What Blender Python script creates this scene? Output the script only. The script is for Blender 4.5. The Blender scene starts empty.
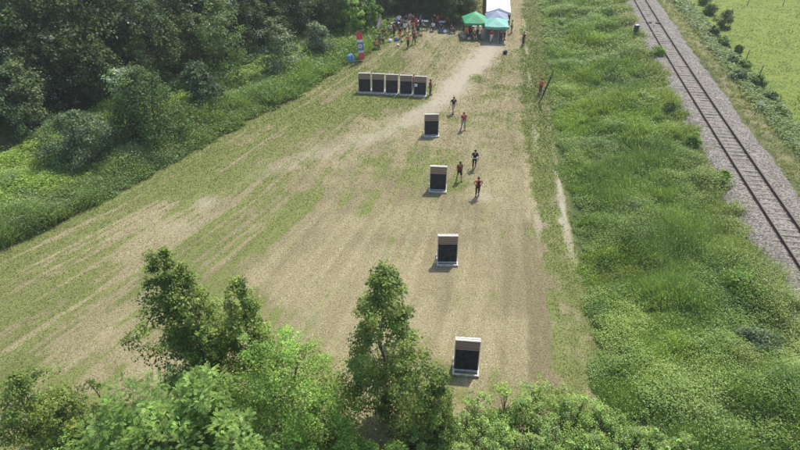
import bpy, math, random
import numpy as np
from mathutils import Vector, Matrix

random.seed(7)
rng = np.random.default_rng(11)
scene = bpy.context.scene
COL = scene.collection
PI = math.pi

# ------------------------------------------------------------------ camera
PITCH = math.radians(37.0); CAM_H = 24.0; FPX = 550.0
cd = bpy.data.cameras.new('camera'); cam = bpy.data.objects.new('camera', cd); COL.objects.link(cam)
cd.sensor_width = 36.0; cd.lens = FPX / 800 * 36.0; cd.clip_end = 3000; cd.clip_start = 0.5
cam.location = (0, 0, CAM_H); cam.rotation_euler = (PI / 2 - PITCH, 0, 0)
scene.camera = cam

def G(px, py, z=0.0):
    """survey: ground position at height z seen at a picture position of the aerial photograph"""
    a = (px - 400) / FPX; b = (py - 225) / FPX
    t = (CAM_H - z) / (math.sin(PITCH) + b * math.cos(PITCH))
    return np.array([a * t, (math.cos(PITCH) - b * math.sin(PITCH)) * t])
def GL(pts, z=0.0): return np.array([G(px, py, z) for px, py in pts])

# ------------------------------------------------------------------ tagging
def tag(o, label=None, cat=None, group=None, kind=None):
    if label: o['label'] = label
    if cat: o['category'] = cat
    if group: o['group'] = group
    if kind: o['kind'] = kind
    return o
def thing(name, label, cat, loc=(0, 0, 0), rz=0.0, group=None):
    o = bpy.data.objects.new(name, None); COL.objects.link(o)
    o.empty_display_size = 0.2
    o.location = loc; o.rotation_euler = (0, 0, rz)
    return tag(o, label, cat, group)
def link(name, me, parent=None, mat=None):
    o = bpy.data.objects.new(name, me); COL.objects.link(o)
    if parent is not None: o.parent = parent
    if mat is not None and len(me.materials) == 0: me.materials.append(mat)
    return o
def copy_tree(root, loc=None, rz=0.0, scale=1.0, label=None, group=None):
    r = root.copy(); COL.objects.link(r)
    if loc is not None: r.location = loc
    r.rotation_euler = (0, 0, rz); r.scale = (scale, scale, scale)
    if label: r['label'] = label
    if group: r['group'] = group
    for ch in list(root.children):
        c = ch.copy(); COL.objects.link(c); c.parent = r
        for g in list(ch.children):
            d = g.copy(); COL.objects.link(d); d.parent = c
    return r

# ------------------------------------------------------------------ noise
def _hash(ix, iy, seed):
    h = (ix.astype(np.int64) * 374761393 + iy.astype(np.int64) * 668265263 + seed * 1442695041) & 0x7fffffff
    h = ((h ^ (h >> 13)) * 1274126177) & 0x7fffffff
    h = h ^ (h >> 16)
    return (h & 0xffff) / 65535.0
def vnoise(x, y, seed=0):
    x = np.asarray(x, float); y = np.asarray(y, float)
    ix = np.floor(x); iy = np.floor(y); fx = x - ix; fy = y - iy
    fx = fx * fx * (3 - 2 * fx); fy = fy * fy * (3 - 2 * fy)
    a = _hash(ix, iy, seed); b = _hash(ix + 1, iy, seed); c = _hash(ix, iy + 1, seed); d = _hash(ix + 1, iy + 1, seed)
    return (a * (1 - fx) + b * fx) * (1 - fy) + (c * (1 - fx) + d * fx) * fy
def fbm(x, y, seed=0, oct=4):
    s = 0; a = 0.5; t = 0
    for i in range(oct):
        s = s + a * vnoise(x * 2 ** i + 17.3 * i, y * 2 ** i + 9.1 * i, seed + i); t += a; a *= 0.5
    return s / t
def sstep(a, b, x):
    t = np.clip((x - a) / (b - a), 0, 1); return t * t * (3 - 2 * t)
def seg_dist(px, py, pts):
    d = np.full(np.shape(px), 1e9)
    for (x0, y0), (x1, y1) in zip(pts[:-1], pts[1:]):
        vx, vy = x1 - x0, y1 - y0
        t = np.clip(((px - x0) * vx + (py - y0) * vy) / (vx * vx + vy * vy), 0, 1)
        d = np.minimum(d, np.hypot(px - x0 - t * vx, py - y0 - t * vy))
    return d

# ------------------------------------------------------------------ terrain layout
_rl = GL([(635, 0), (694, 100), (744, 180), (800, 267)], 2.0)
_rr = GL([(646, 0), (711.5, 100), (766, 180), (800, 227.5)], 2.0)
_fl = np.polyfit(_rl[:, 1], _rl[:, 0], 2); _fr = np.polyfit(_rr[:, 1], _rr[:, 0], 2)
def rail_x(y):
    y = np.asarray(y, float); yc = np.clip(y, 18, 92)
    p = (np.polyval(_fl, yc) + np.polyval(_fr, yc)) / 2
    d = (np.polyval(np.polyder(_fl), yc) + np.polyval(np.polyder(_fr), yc)) / 2
    return p + d * (y - yc)
_le = GL([(0, 250), (100, 205), (200, 150), (300, 95), (345, 68), (362, 58), (378, 40), (384, 28), (400, 20), (430, 18)])
def left_x(y):
    return np.interp(y, np.r_[_le[0, 1] - 30, _le[:6, 1], _le[5, 1] + 60],
                     np.r_[_le[0, 0] - 24.5, _le[:6, 0], _le[5, 0] + 24])
def right_x(y): return rail_x(y) - (13.65 + .55 * sstep(26, 46, np.asarray(y, float)))
def field_edge_x(y): return rail_x(y) - (15.85 + 1.25 * sstep(26, 50, np.asarray(y, float)))
def ground_z(x, y):
    s = x - rail_x(y)
    z = 1.5 * sstep(-12.8, -3.6, s) - 0.75 * sstep(4.0, 9.0, s)
    bump = (fbm(x * 0.35, y * 0.35, 5) - 0.5) * 0.55 + (fbm(x * 0.09, y * 0.09, 8) - 0.5) * 0.5
    wgt = sstep(-14, -11, s) * (1 - sstep(-4.5, -3.0, s)) + 0.6 * sstep(4.5, 8, s)
    z = z + bump * wgt
    lft = sstep(0.5, 4, left_x(y) - x)
    z = z + lft * bump * 0.9
    far = sstep(110, 300, np.hypot(x, y))
    return z + far * (fbm(x * 0.01, y * 0.01, 3) - 0.5) * 8 + (fbm(x * 0.25, y * 0.25, 33) - 0.5) * 0.08

# ------------------------------------------------------------------ materials
def new_mat(name):
    m = bpy.data.materials.new(name); m.use_nodes = True
    nt = m.node_tree; nt.nodes.clear(); return m, nt, nt.nodes, nt.links
def principled(name, col, rough=0.7, noise=0.0, nscale=8.0, metallic=0.0, bump=0.0, col2=None, spec=0.4):
    m, nt, N, L = new_mat(name)
    out = N.new('ShaderNodeOutputMaterial'); b = N.new('ShaderNodeBsdfPrincipled')
    L.new(b.outputs[0], out.inputs[0])
    b.inputs['Roughness'].default_value = rough; b.inputs['Metallic'].default_value = metallic
    b.inputs['Specular IOR Level'].default_value = spec
    tc = N.new('ShaderNodeTexCoord')
    nz = N.new('ShaderNodeTexNoise'); nz.inputs['Scale'].default_value = nscale; nz.inputs['Detail'].default_value = 5
    L.new(tc.outputs['Object'], nz.inputs['Vector'])
    c = np.array(col)
    lo = c * (1 - noise); hi = np.array(col2) if col2 is not None else np.clip(c * (1 + noise), 0, 1)
    r = N.new('ShaderNodeValToRGB')
    r.color_ramp.elements[0].position = 0.35; r.color_ramp.elements[1].position = 0.65
    r.color_ramp.elements[0].color = (*lo, 1); r.color_ramp.elements[1].color = (*hi, 1)
    L.new(nz.outputs['Fac'], r.inputs[0]); L.new(r.outputs[0], b.inputs['Base Color'])
    if bump:
        bp = N.new('ShaderNodeBump'); bp.inputs['Strength'].default_value = bump; bp.inputs['Distance'].default_value = 0.02
        L.new(nz.outputs['Fac'], bp.inputs['Height']); L.new(bp.outputs[0], b.inputs['Normal'])
    return m
def leaf_mat(name, trans=0.3, rough=0.55, spec=0.35):
    m, nt, N, L = new_mat(name)
    out = N.new('ShaderNodeOutputMaterial'); b = N.new('ShaderNodeBsdfPrincipled')
    at = N.new('ShaderNodeAttribute'); at.attribute_name = 'tint'
    b.inputs['Roughness'].default_value = rough; b.inputs['Specular IOR Level'].default_value = spec
    L.new(at.outputs['Color'], b.inputs['Base Color'])
    tr = N.new('ShaderNodeBsdfTranslucent')
    mx = N.new('ShaderNodeMix'); mx.data_type = 'RGBA'; mx.blend_type = 'MULTIPLY'; mx.inputs[0].default_value = 1
    mx.inputs[7].default_value = (1.0, 1.05, 0.55, 1)
    L.new(at.outputs['Color'], mx.inputs[6]); L.new(mx.outputs[2], tr.inputs['Color'])
    ms = N.new('ShaderNodeMixShader'); ms.inputs[0].default_value = trans
    L.new(b.outputs[0], ms.inputs[1]); L.new(tr.outputs[0], ms.inputs[2]); L.new(ms.outputs[0], out.inputs[0])
    return m
LEAF = leaf_mat('leaf', 0.42)
GRASS = leaf_mat('grass_blade', 0.22, 0.7, 0.2)
BARK = principled('bark', (0.12, 0.10, 0.08), 0.9, 0.4, 6, bump=0.6)

# ------------------------------------------------------------------ leaf meshes
def unit(v): return v / np.maximum(np.linalg.norm(v, axis=1, keepdims=True), 1e-9)
def leaves_mesh(name, c, d, nrm, Ln, W, col, fold=0.12, gain=1.75):
    """N folded leaf quads: base c, axis d, normal nrm, length, width, linear colour"""
    n = len(c); d = unit(d); s = unit(np.cross(d, nrm)); up = np.cross(s, d)
    Ln = np.broadcast_to(Ln, n)[:, None]; W = np.broadcast_to(W, n)[:, None]
    v = np.empty((n, 4, 3), np.float32)
    mid = c + d * Ln * 0.45
    v[:, 0] = c; v[:, 1] = mid + s * W * 0.5 + up * W * fold; v[:, 2] = c + d * Ln; v[:, 3] = mid - s * W * 0.5 + up * W * fold
    me = bpy.data.meshes.new(name)
    me.vertices.add(n * 4); me.vertices.foreach_set('co', v.reshape(-1))
    me.loops.add(n * 4); me.loops.foreach_set('vertex_index', np.arange(n * 4, dtype=np.int32))
    me.polygons.add(n); me.polygons.foreach_set('loop_start', np.arange(0, n * 4, 4, dtype=np.int32))
    try: me.polygons.foreach_set('loop_total', np.full(n, 4, np.int32))
    except Exception: pass
    a = me.attributes.new('tint', 'FLOAT_COLOR', 'POINT')
    cc = np.ones((n, 4, 4), np.float32); cc[:, :, :3] = np.clip(np.asarray(col) * gain, 0, .85)[:, None, :]
    a.data.foreach_set('color', cc.reshape(-1))
    me.update(calc_edges=True)
    return me
def vary(cols, n, amt=0.25, r=rng):
    """per-leaf colours picked from a small palette, with jitter"""
    cols = np.asarray(cols); k = r.integers(0, len(cols), n)
    c = cols[k] * (1 + r.normal(0, amt, (n, 1))) * (1 + r.normal(0, amt * 0.25, (n, 3)))
    return np.clip(c, 0.004, 0.9)

# ------------------------------------------------------------------ solid mesh builder
class MB:
    def __init__(s): s.v = []; s.f = []
    def add(s, vs, fs):
        o = len(s.v); s.v += [tuple(p) for p in vs]; s.f += [tuple(i + o for i in f) for f in fs]; return s
    def box(s, c, size, M=None, bev=0.0):
        x, y, z = size[0] / 2, size[1] / 2, size[2] / 2
        if bev > 0:
            b = min(bev, x * .9, y * .9, z * .9); vs = []; idx = {}
            for sx in (-1, 1):
                for sy in (-1, 1):
                    for sz in (-1, 1):
                        for k in range(3):
                            p = [sx * (x - b), sy * (y - b), sz * (z - b)]
                            p[k] = (sx * x, sy * y, sz * z)[k]
                            idx[(sx, sy, sz, k)] = len(vs); vs.append(p)
            fs = []
            for k in range(3):
                a, bb = [(1, 2), (2, 0), (0, 1)][k]
                for sg in (-1, 1):
                    q = []
                    for ua, ub in ((-1, -1), (1, -1), (1, 1), (-1, 1)):
                        t = [0, 0, 0]; t[k] = sg; t[a] = ua; t[bb] = ub; q.append(idx[(*t, k)])
                    fs.append(q if sg > 0 else q[::-1])
            for k in range(3):
                a, bb = [(1, 2), (2, 0), (0, 1)][k]
                for ua in (-1, 1):
                    for ub in (-1, 1):
                        t0 = [0, 0, 0]; t0[k] = -1; t0[a] = ua; t0[bb] = ub; t1 = list(t0); t1[k] = 1
                        q = [idx[(*t0, a)], idx[(*t1, a)], idx[(*t1, bb)], idx[(*t0, bb)]]
                        fs.append(q if ua * ub < 0 else q[::-1])
            for sx in (-1, 1):
                for sy in (-1, 1):
                    for sz in (-1, 1):
                        q = [idx[(sx, sy, sz, k)] for k in range(3)]; fs.append(q if sx * sy * sz > 0 else q[::-1])
        else:
            vs = [(-x, -y, -z), (x, -y, -z), (x, y, -z), (-x, y, -z), (-x, -y, z), (x, -y, z), (x, y, z), (-x, y, z)]
            fs = [(0, 3, 2, 1), (4, 5, 6, 7), (0, 1, 5, 4), (1, 2, 6, 5), (2, 3, 7, 6), (3, 0, 4, 7)]
        c = Vector(c)
        vs = [(M @ Vector(p) if M is not None else Vector(p)) + c for p in vs]
        return s.add(vs, fs)
    def tube(s, pts, radii, n=8, cap=True):
        pts = [Vector(p) for p in pts]
        if not hasattr(radii, '__len__'): radii = [radii] * len(pts)
        vs = []; fs = []
        for i, p in enumerate(pts):
            t = (pts[min(i + 1, len(pts) - 1)] - pts[max(i - 1, 0)]).normalized()
            a = Vector((0, 0, 1)) if abs(t.z) < 0.9 else Vector((1, 0, 0))
            u = t.cross(a).normalized(); w = t.cross(u)
            for k in range(n):
                an = 2 * PI * k / n; vs.append(p + (u * math.cos(an) + w * math.sin(an)) * radii[i])
        for i in range(len(pts) - 1):
            for k in range(n):
                k2 = (k + 1) % n; fs.append((i * n + k, i * n + k2, (i + 1) * n + k2, (i + 1) * n + k))
        if cap:
            fs.append(tuple(range(n))[::-1]); fs.append(tuple(range((len(pts) - 1) * n, len(pts) * n)))
        return s.add(vs, fs)
    def ell(s, c, r, n=12, m=8, M=None):
        c = Vector(c); vs = []; fs = []
        for i in range(m + 1):
            th = PI * i / m
            for k in range(n):
                ph = 2 * PI * k / n
                p = Vector((r[0] * math.sin(th) * math.cos(ph), r[1] * math.sin(th) * math.sin(ph), r[2] * math.cos(th)))
                vs.append((M @ p if M is not None else p) + c)
        for i in range(m):
            for k in range(n):
                k2 = (k + 1) % n; fs.append((i * n + k, (i + 1) * n + k, (i + 1) * n + k2, i * n + k2))
        return s.add(vs, fs)
    def mesh(s, name, smooth=False):
        me = bpy.data.meshes.new(name); me.from_pydata([tuple(p) for p in s.v], [], s.f); me.validate(); me.update()
        if smooth: me.polygons.foreach_set('use_smooth', [True] * len(me.polygons))
        return me
    def build(s, name, mat, parent=None, smooth=False):
        me = s.mesh(name, smooth); me.materials.append(mat); return link(name, me, parent)

# ------------------------------------------------------------------ ground sheet
def axis(fine0, fine1, step, far):
    a = np.arange(fine0, fine1 + 1e-6, step); g = []; s = step; p = a[-1]
    while p < far: s *= 1.35; p += s; g.append(p)
    h = []; s = step; p = a[0]
    while p > -far: s *= 1.35; p -= s; h.append(p)
    return np.r_[h[::-1], a, g]
gx = axis(-46, 52, 0.25, 330); gy = axis(8, 104, 0.25, 330)
GX, GY = np.meshgrid(gx, gy); GZ = ground_z(GX, GY)
nx, ny = len(gx), len(gy)
X, Y = GX.ravel(), GY.ravel()

TRACK = GL([(496, 30), (490, 48), (476, 66), (462, 80), (444, 98), (422, 114), (390, 131), (345, 147), (290, 163), (243, 183), (205, 205), (168, 226)])
def masks(X, Y):
    lx, fx, rx = left_x(Y), field_edge_x(Y), right_x(Y)
    v = (X - lx) / np.maximum(fx - lx, 1.0)                    # 0 at the wood side, 1 at the verge: mowing lines fan along it
    wv = v * 38
    st = fbm(wv * 0.9 + 0.6 * fbm(X * .2, Y * .2, 2), Y * 0.045, 41, 4)  # mowing streaks
    st2 = fbm(wv * 2.3, Y * 0.09, 47, 3); st3 = fbm(wv * 4.5 + fbm(X * .4, Y * .4, 19), Y * .28, 43, 3); pale = sstep(.70, .9, vnoise(wv * 2.2 + .8 * fbm(X * .15, Y * .15, 23), Y * .035, 49))
    patch = fbm(X * 0.22, Y * 0.22, 61, 4); fine = fbm(X * 1.1, Y * 1.1, 71, 3)
    # -- green share of the mown field
    g = 0.33 * (1 - sstep(0.05, 0.75, v)) + 0.33 + .10 * np.exp(-((v - .5) / .22) ** 2)
    g += 0.16 * np.exp(-((Y - 26) / 9.0) ** 2) * (1 - sstep(0.15, 0.6, v))
    g += 0.35 * np.exp(-(v / 0.05) ** 2)
    lf = 1 - .45 * sstep(.45, .8, v)
    g = g + ((st - 0.5) * .50 + (st2 - 0.5) * 0.6) * lf + (patch - 0.5) * 1.1 + (fine - .5) * 0.45 + (st3 - .5) * .9 * (1 - .5 * sstep(.5, .9, v)) - .42 * pale * (1 - sstep(.4, .75, v))
    def blob(px, py, r, amt):
        nonlocal g
        c = G(px, py); g = g + amt * np.exp(-(((X - c[0]) ** 2 + (Y - c[1]) ** 2) / r ** 2))
    for a in [(285, 212, 2.6, .55), (250, 245, 2.2, .4), (300, 200, 1.6, .3), (455, 186, 1.1, .6), (400, 100, 3.4, .5), (365, 105, 2.5, .45), (500, 66, 2.0, .35),
              (498, 95, 1.3, .35), (340, 115, 2.5, .35), (300, 130, 2.5, .3), (446, 372, .8, .55), (500, 385, .9, .3), (548, 395, 1.4, .6), (440, 395, 1.0, .4), (470, 398, .6, .3), (350, 205, 2.4, .3), (330, 285, 2.0, .25), (390, 250, 1.8, .25), (270, 150, 3, .3), (220, 175, 3, .25), (95, 330, 4, .2),
              (230, 300, 1.6, .25), (190, 215, 4, -.35), (130, 255, 2.2, -.3), (330, 250, 3, -.2), (380, 215, 4, -.2), (160, 375, 1.2, -.5), (30, 288, 2, -.2), (420, 60, 3, -.3)]: blob(*a)
    green = sstep(0.18, 0.98, g)
    # -- bare pale track
    d = seg_dist(X, Y, TRACK)
    along = sstep(28, 66, Y)
    wid = 0.9 + 1.25 * along
    bare = (1 - sstep(wid * 0.15, wid * 1.35, d + (fine - .5) * 1.1 + (patch - .5) * 1.6)) * (0.10 + 0.80 * sstep(30, 58, Y))
    for px, py, r, a in [(207, 203, 1.2, .6), (165, 225, .9, .4), (480, 197, 1.0, .55), (325, 152, 1.2, .3), (312, 318, 1.0, .35), (180, 228, 1.5, .35), (300, 335, .8, .3)]:
        c = G(px, py); bare = np.maximum(bare, a * np.exp(-(((X - c[0]) ** 2 + (Y - c[1]) ** 2) / r ** 2)) * (0.5 + fine))
    # -- verge strip: short green turf with two wheel ruts
    inv = sstep(-0.15, 0.35, X - fx + (fine - .5) * 1.2 + (patch - .5) * .8)
    green = green * (1 - inv) + inv * (.35 + .6 * sstep(0.30, 0.62, fine * .55 + patch * .45 + 0.06))
    r1 = seg_dist(X, Y, GL([(524, 20), (527, 60), (533, 110), (537, 160), (538, 215), (539, 262)]))
    r3 = np.minimum(seg_dist(X, Y, GL([(528, 225), (533, 290), (538, 395)])), seg_dist(X, Y, GL([(543, 265), (547, 330), (551, 395)])))
    r2 = seg_dist(X, Y, GL([(536, 40), (543, 80), (551, 120), (558, 170), (563, 210), (571, 250), (578, 290), (586, 340)]))
    rut = (1 - sstep(0.10, 0.36, r1 + (fine - .5) * .35)) * sstep(.34, .6, fbm(X * .3, Y * .22, 88)) * .62
    rut = np.maximum(rut, (1 - sstep(0.12, 0.42, r2 + (fine - .5) * .4)) * (.35 + .65 * sstep(44, 36, Y)) * sstep(.26, .55, fbm(X * .4, Y * .22, 93)) * (.55 + .8 * fine) * sstep(58, 50, Y) * sstep(26, 31, Y))
    rutd = (1 - sstep(.12, .45, r3 + (fine - .5) * .5)) * sstep(.3, .5, fbm(X * .5, Y * .3, 95))
    for px, py, r in [(564, 203, .5), (562, 185, .4), (565, 222, .35), (560, 172, .3)]:
        c = G(px, py); rut = np.maximum(rut, .9 * np.exp(-(((X - c[0] + (fine - .5) * .8) ** 2 + ((Y - c[1]) * .45) ** 2) / r ** 2)) * (.2 + 1.2 * fine))
    bare = np.maximum(bare, rut)
    # -- crowd place and tents: trodden
    c = G(440, 30); tr = np.exp(-(((X - c[0]) / 9) ** 2 + ((Y - c[1]) / 5) ** 2)); bare = np.maximum(bare, 0.55 * tr * (0.5 + fine))
    # -- rank soil: under the weeds, the wood and the bank
    weed = np.maximum(sstep(0, 0.5, X - rx), sstep(-0.1, 0.6, lx - X))
    s = X - rail_x(Y)
    mead = sstep(6.8, 8.2, s + (patch - .5) * 2)
    drybank = np.exp(-((s - 4.3) / 1.3) ** 2) * (.4 + patch) + np.exp(-((s + 3.6) / .8) ** 2) * (.3 + patch)
    return dict(green=green, bare=np.clip(bare, 0, 1) * (1 - weed), weed=weed * (1 - mead), mead=mead, drybank=np.clip(drybank, 0, 1), streak=st2 * .5 + st3 * .5, soil=np.clip(1.0 * rutd + .45 * sstep(1.6, .4, fx - X) * (X < fx + .3) * sstep(34, 26, Y) + .7 * sstep(.42, .68, fbm(X * .16, Y * .16, 77) * .6 + fbm(X * .5, Y * .5, 79) * .4 + (st - .5) * .3), 0, 1))
MK = masks(X, Y)
me = bpy.data.meshes.new('ground')
V = np.stack([X, Y, GZ.ravel()], 1).astype(np.float32)
ii = np.arange(nx * ny).reshape(ny, nx)
Q = np.stack([ii[:-1, :-1], ii[:-1, 1:], ii[1:, 1:], ii[1:, :-1]], -1).reshape(-1, 4).astype(np.int32)
me.vertices.add(len(V)); me.vertices.foreach_set('co', V.ravel())
me.loops.add(Q.size); me.loops.foreach_set('vertex_index', Q.ravel())
me.polygons.add(len(Q)); me.polygons.foreach_set('loop_start', np.arange(0, Q.size, 4, dtype=np.int32))
for k, a in MK.items():
    at = me.attributes.new(k, 'FLOAT', 'POINT'); at.data.foreach_set('value', a.astype(np.float32).ravel())
me.update(calc_edges=True); me.polygons.foreach_set('use_smooth', np.ones(len(Q), bool))

def ground_material():
    m, nt, N, L = new_mat('field_ground')
    out = N.new('ShaderNodeOutputMaterial'); b = N.new('ShaderNodeBsdfPrincipled'); L.new(b.outputs[0], out.inputs[0])
    b.inputs['Roughness'].default_value = 0.95; b.inputs['Specular IOR Level'].default_value = 0.1
    tc = N.new('ShaderNodeTexCoord')
    def noise(scale, detail=4, rough=.6):
        n = N.new('ShaderNodeTexNoise'); n.inputs['Scale'].default_value = scale; n.inputs['Detail'].default_value = detail; n.inputs['Roughness'].default_value = rough
        L.new(tc.outputs['Object'], n.inputs['Vector']); return n.outputs['Fac']
    def ramp(src, stops):
        r = N.new('ShaderNodeValToRGB'); e = r.color_ramp.elements
        while len(e) < len(stops): e.new(0.5)
        for el, (p, c) in zip(e, stops): el.position = p; el.color = (*c, 1) if len(c) == 3 else c
        L.new(src, r.inputs[0]); return r.outputs[0]
    def attr(n):
        a = N.new('ShaderNodeAttribute'); a.attribute_name = n; return a.outputs['Fac']
    def math_(op, a, c):
        n = N.new('ShaderNodeMath'); n.operation = op
        for i, q in enumerate((a, c)):
            if isinstance(q, (int, float)): n.inputs[i].default_value = q
            else: L.new(q, n.inputs[i])
        n.use_clamp = op in ('MULTIPLY_ADD',); return n.outputs[0]
    def mix(f, a, c):
        n = N.new('ShaderNodeMix'); n.data_type = 'RGBA'; L.new(f, n.inputs[0]); L.new(a, n.inputs[6]); L.new(c, n.inputs[7]); return n.outputs[2]
    n_f = noise(10.5, 7, .82); n_m = noise(2.2, 5, .65); n_c = noise(24, 3, .7)
    straw = ramp(n_f, [(.28, (.09, .076, .042)), (.43, (.225, .196, .112)), (.56, (.35, .31, .186)), (.68, (.58, .525, .36))])
    grassc = ramp(n_f, [(.28, (.085, .090, .032)), (.46, (.155, .180, .060)), (.60, (.215, .235, .085)), (.74, (.36, .33, .17))])
    barec = ramp(n_c, [(.3, (.25, .215, .16)), (.5, (.36, .32, .25)), (.7, (.46, .42, .34))])
    weedc = ramp(n_m, [(.3, (.05, .07, .024)), (.55, (.085, .115, .04)), (.75, (.13, .14, .06))])
    meadc = ramp(n_m, [(.26, (.115, .165, .034)), (.46, (.155, .21, .045)), (.60, (.185, .23, .056)), (.76, (.25, .25, .10))])
    mm = N.new('ShaderNodeMix'); mm.data_type = 'RGBA'; mm.blend_type = 'MULTIPLY'; mm.inputs[0].default_value = 1; L.new(meadc, mm.inputs[6]); L.new(ramp(noise(.45, 6, .7), [(.36, (.80, .80, .86)), (.50, (1, 1, 1)), (.66, (1.14, 1.04, 1.12))]), mm.inputs[7]); meadc = mm.outputs[2]
    dryc = ramp(n_f, [(.3, (.16, .13, .075)), (.5, (.30, .25, .15)), (.7, (.42, .36, .23))])
    # speckle the green share with fine noise so stalks and turf interleave
    gsp = math_('ADD', attr('green'), math_('MULTIPLY', math_('SUBTRACT', n_f, .5), 1.3))
    dk = N.new('ShaderNodeMix'); dk.data_type = 'RGBA'; dk.blend_type = 'MULTIPLY'; L.new(math_('MULTIPLY', attr('soil'), .8), dk.inputs[0]); L.new(straw, dk.inputs[6]); dk.inputs[7].default_value = (.62, .60, .58, 1); straw = dk.outputs[2]
    sm = N.new('ShaderNodeMix'); sm.data_type = 'RGBA'; sm.blend_type = 'MULTIPLY'; sm.inputs[0].default_value = 1; L.new(straw, sm.inputs[6]); L.new(ramp(attr('streak'), [(.36, (.86, .85, .83)), (.62, (1.08, 1.08, 1.08))]), sm.inputs[7]); straw = sm.outputs[2]
    sg = N.new('ShaderNodeMix'); sg.data_type = 'RGBA'; sg.blend_type = 'MULTIPLY'; sg.inputs[0].default_value = 1; L.new(grassc, sg.inputs[6]); L.new(ramp(attr('streak'), [(.36, (.85, .86, .84)), (.62, (1.10, 1.08, 1.10))]), sg.inputs[7]); grassc = sg.outputs[2]
    gfac = ramp(gsp, [(.30, (0, 0, 0)), (.70, (1, 1, 1))])
    c = mix(gfac, straw, grassc)
    bsp = math_('ADD', attr('bare'), math_('MULTIPLY', math_('SUBTRACT', n_m, .5), .7))
    bfac = math_('MULTIPLY', ramp(bsp, [(.15, (0, 0, 0)), (.95, (1, 1, 1))]), .92)
    c = mix(bfac, c, barec)
    c = mix(attr('weed'), c, weedc)
    c = mix(attr('mead'), c, meadc)
    c = mix(math_('MULTIPLY', attr('drybank'), .6), c, dryc)
    L.new(c, b.inputs['Base Color'])
    bp = N.new('ShaderNodeBump'); bp.inputs['Strength'].default_value = .9; bp.inputs['Distance'].default_value = .05
    L.new(n_f, bp.inputs['Height']); L.new(bp.outputs[0], b.inputs['Normal'])
    return m
me.materials.append(ground_material())
tag(link('ground', me), kind='structure')

# ------------------------------------------------------------------ railway
RY = np.arange(-30, 170, 0.5)
def rail_frame(y):
    x = rail_x(y); dx = (rail_x(y + .1) - rail_x(y - .1)) / .2; t = np.array([dx, 1.0]); t /= np.linalg.norm(t)
    return np.array([float(x), float(y)]), t, np.array([t[1], -t[0]])
def ballast():
    prof = [(-2.95, -.16), (-2.55, .08), (-2.05, .31), (-1.55, .37), (-.75, .35), (0, .34), (.75, .35), (1.55, .37), (2.15, .30), (2.8, .05), (3.35, -.16)]
    fine = []
    for (a, za), (b_, zb) in zip(prof[:-1], prof[1:]):
        for k in range(4): fine.append((a + (b_ - a) * k / 4, za + (zb - za) * k / 4))
    fine.append(prof[-1]); w = np.array([p[0] for p in fine]); zz = np.array([p[1] for p in fine])
    ys = np.arange(-30, 170, 0.2); vs = []
    for y in ys:
        p, t, nrm = rail_frame(y)
        wig = 1 + (fbm(np.array([y * .5]), np.array([3.]), 9)[0] - .5) * .22
        ww = w * np.where(np.abs(w) > 2, wig, 1)
        xy = p[None] + ww[:, None] * nrm[None]
        z = 1.5 + zz + (vnoise(xy[:, 0] * 6, xy[:, 1] * 6, 12) - .5) * .06 + (vnoise(xy[:, 0] * 1.3, xy[:, 1] * 1.3, 14) - .5) * .06
        vs.append(np.c_[xy, z])
    vs = np.array(vs); a, b_ = vs.shape[:2]; ix = np.arange(a * b_).reshape(a, b_)
    q = np.stack([ix[:-1, :-1], ix[:-1, 1:], ix[1:, 1:], ix[1:, :-1]], -1).reshape(-1, 4)
    me = bpy.data.meshes.new('ballast'); me.from_pydata(vs.reshape(-1, 3).tolist(), [], q.tolist()); me.update()
    m, nt, N, L = new_mat('ballast_stone')
    out = N.new('ShaderNodeOutputMaterial'); b = N.new('ShaderNodeBsdfPrincipled'); L.new(b.outputs[0], out.inputs[0]); b.inputs['Roughness'].default_value = .9
    tc = N.new('ShaderNodeTexCoord'); vo = N.new('ShaderNodeTexVoronoi'); vo.inputs['Scale'].default_value = 11
    L.new(tc.outputs['Object'], vo.inputs['Vector'])
    sp = N.new('ShaderNodeSeparateColor'); L.new(vo.outputs['Color'], sp.inputs[0])
    r = N.new('ShaderNodeValToRGB'); e = r.color_ramp.elements; e.new(.5)
    for el, (p, c) in zip(e, [(.05, (.085, .079, .071)), (.5, (.178, .167, .152)), (.95, (.34, .322, .295))]): el.position = p; el.color = (*c, 1)
    L.new(sp.outputs[0], r.inputs[0])
    nz = N.new('ShaderNodeTexNoise'); nz.inputs['Scale'].default_value = .9; nz.inputs['Detail'].default_value = 5; L.new(tc.outputs['Object'], nz.inputs['Vector'])
    r2 = N.new('ShaderNodeValToRGB'); r2.color_ramp.elements[0].position = .3; r2.color_ramp.elements[1].position = .7
    r2.color_ramp.elements[0].color = (.76, .72, .66, 1); r2.color_ramp.elements[1].color = (1.08, 1.04, 1.02, 1); L.new(nz.outputs['Fac'], r2.inputs[0])
    mx = N.new('ShaderNodeMix'); mx.data_type = 'RGBA'; mx.blend_type = 'MULTIPLY'; mx.inputs[0].default_value = 1
    L.new(r.outputs[0], mx.inputs[6]); L.new(r2.outputs[0], mx.inputs[7]); L.new(mx.outputs[2], b.inputs['Base Color'])
    bp = N.new('ShaderNodeBump'); bp.inputs['Distance'].default_value = .06; bp.invert = True; L.new(vo.outputs['Distance'], bp.inputs['Height']); L.new(bp.outputs[0], b.inputs['Normal'])
    me.materials.append(m); return me
tag(link('ballast', ballast()), kind='structure')

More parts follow.
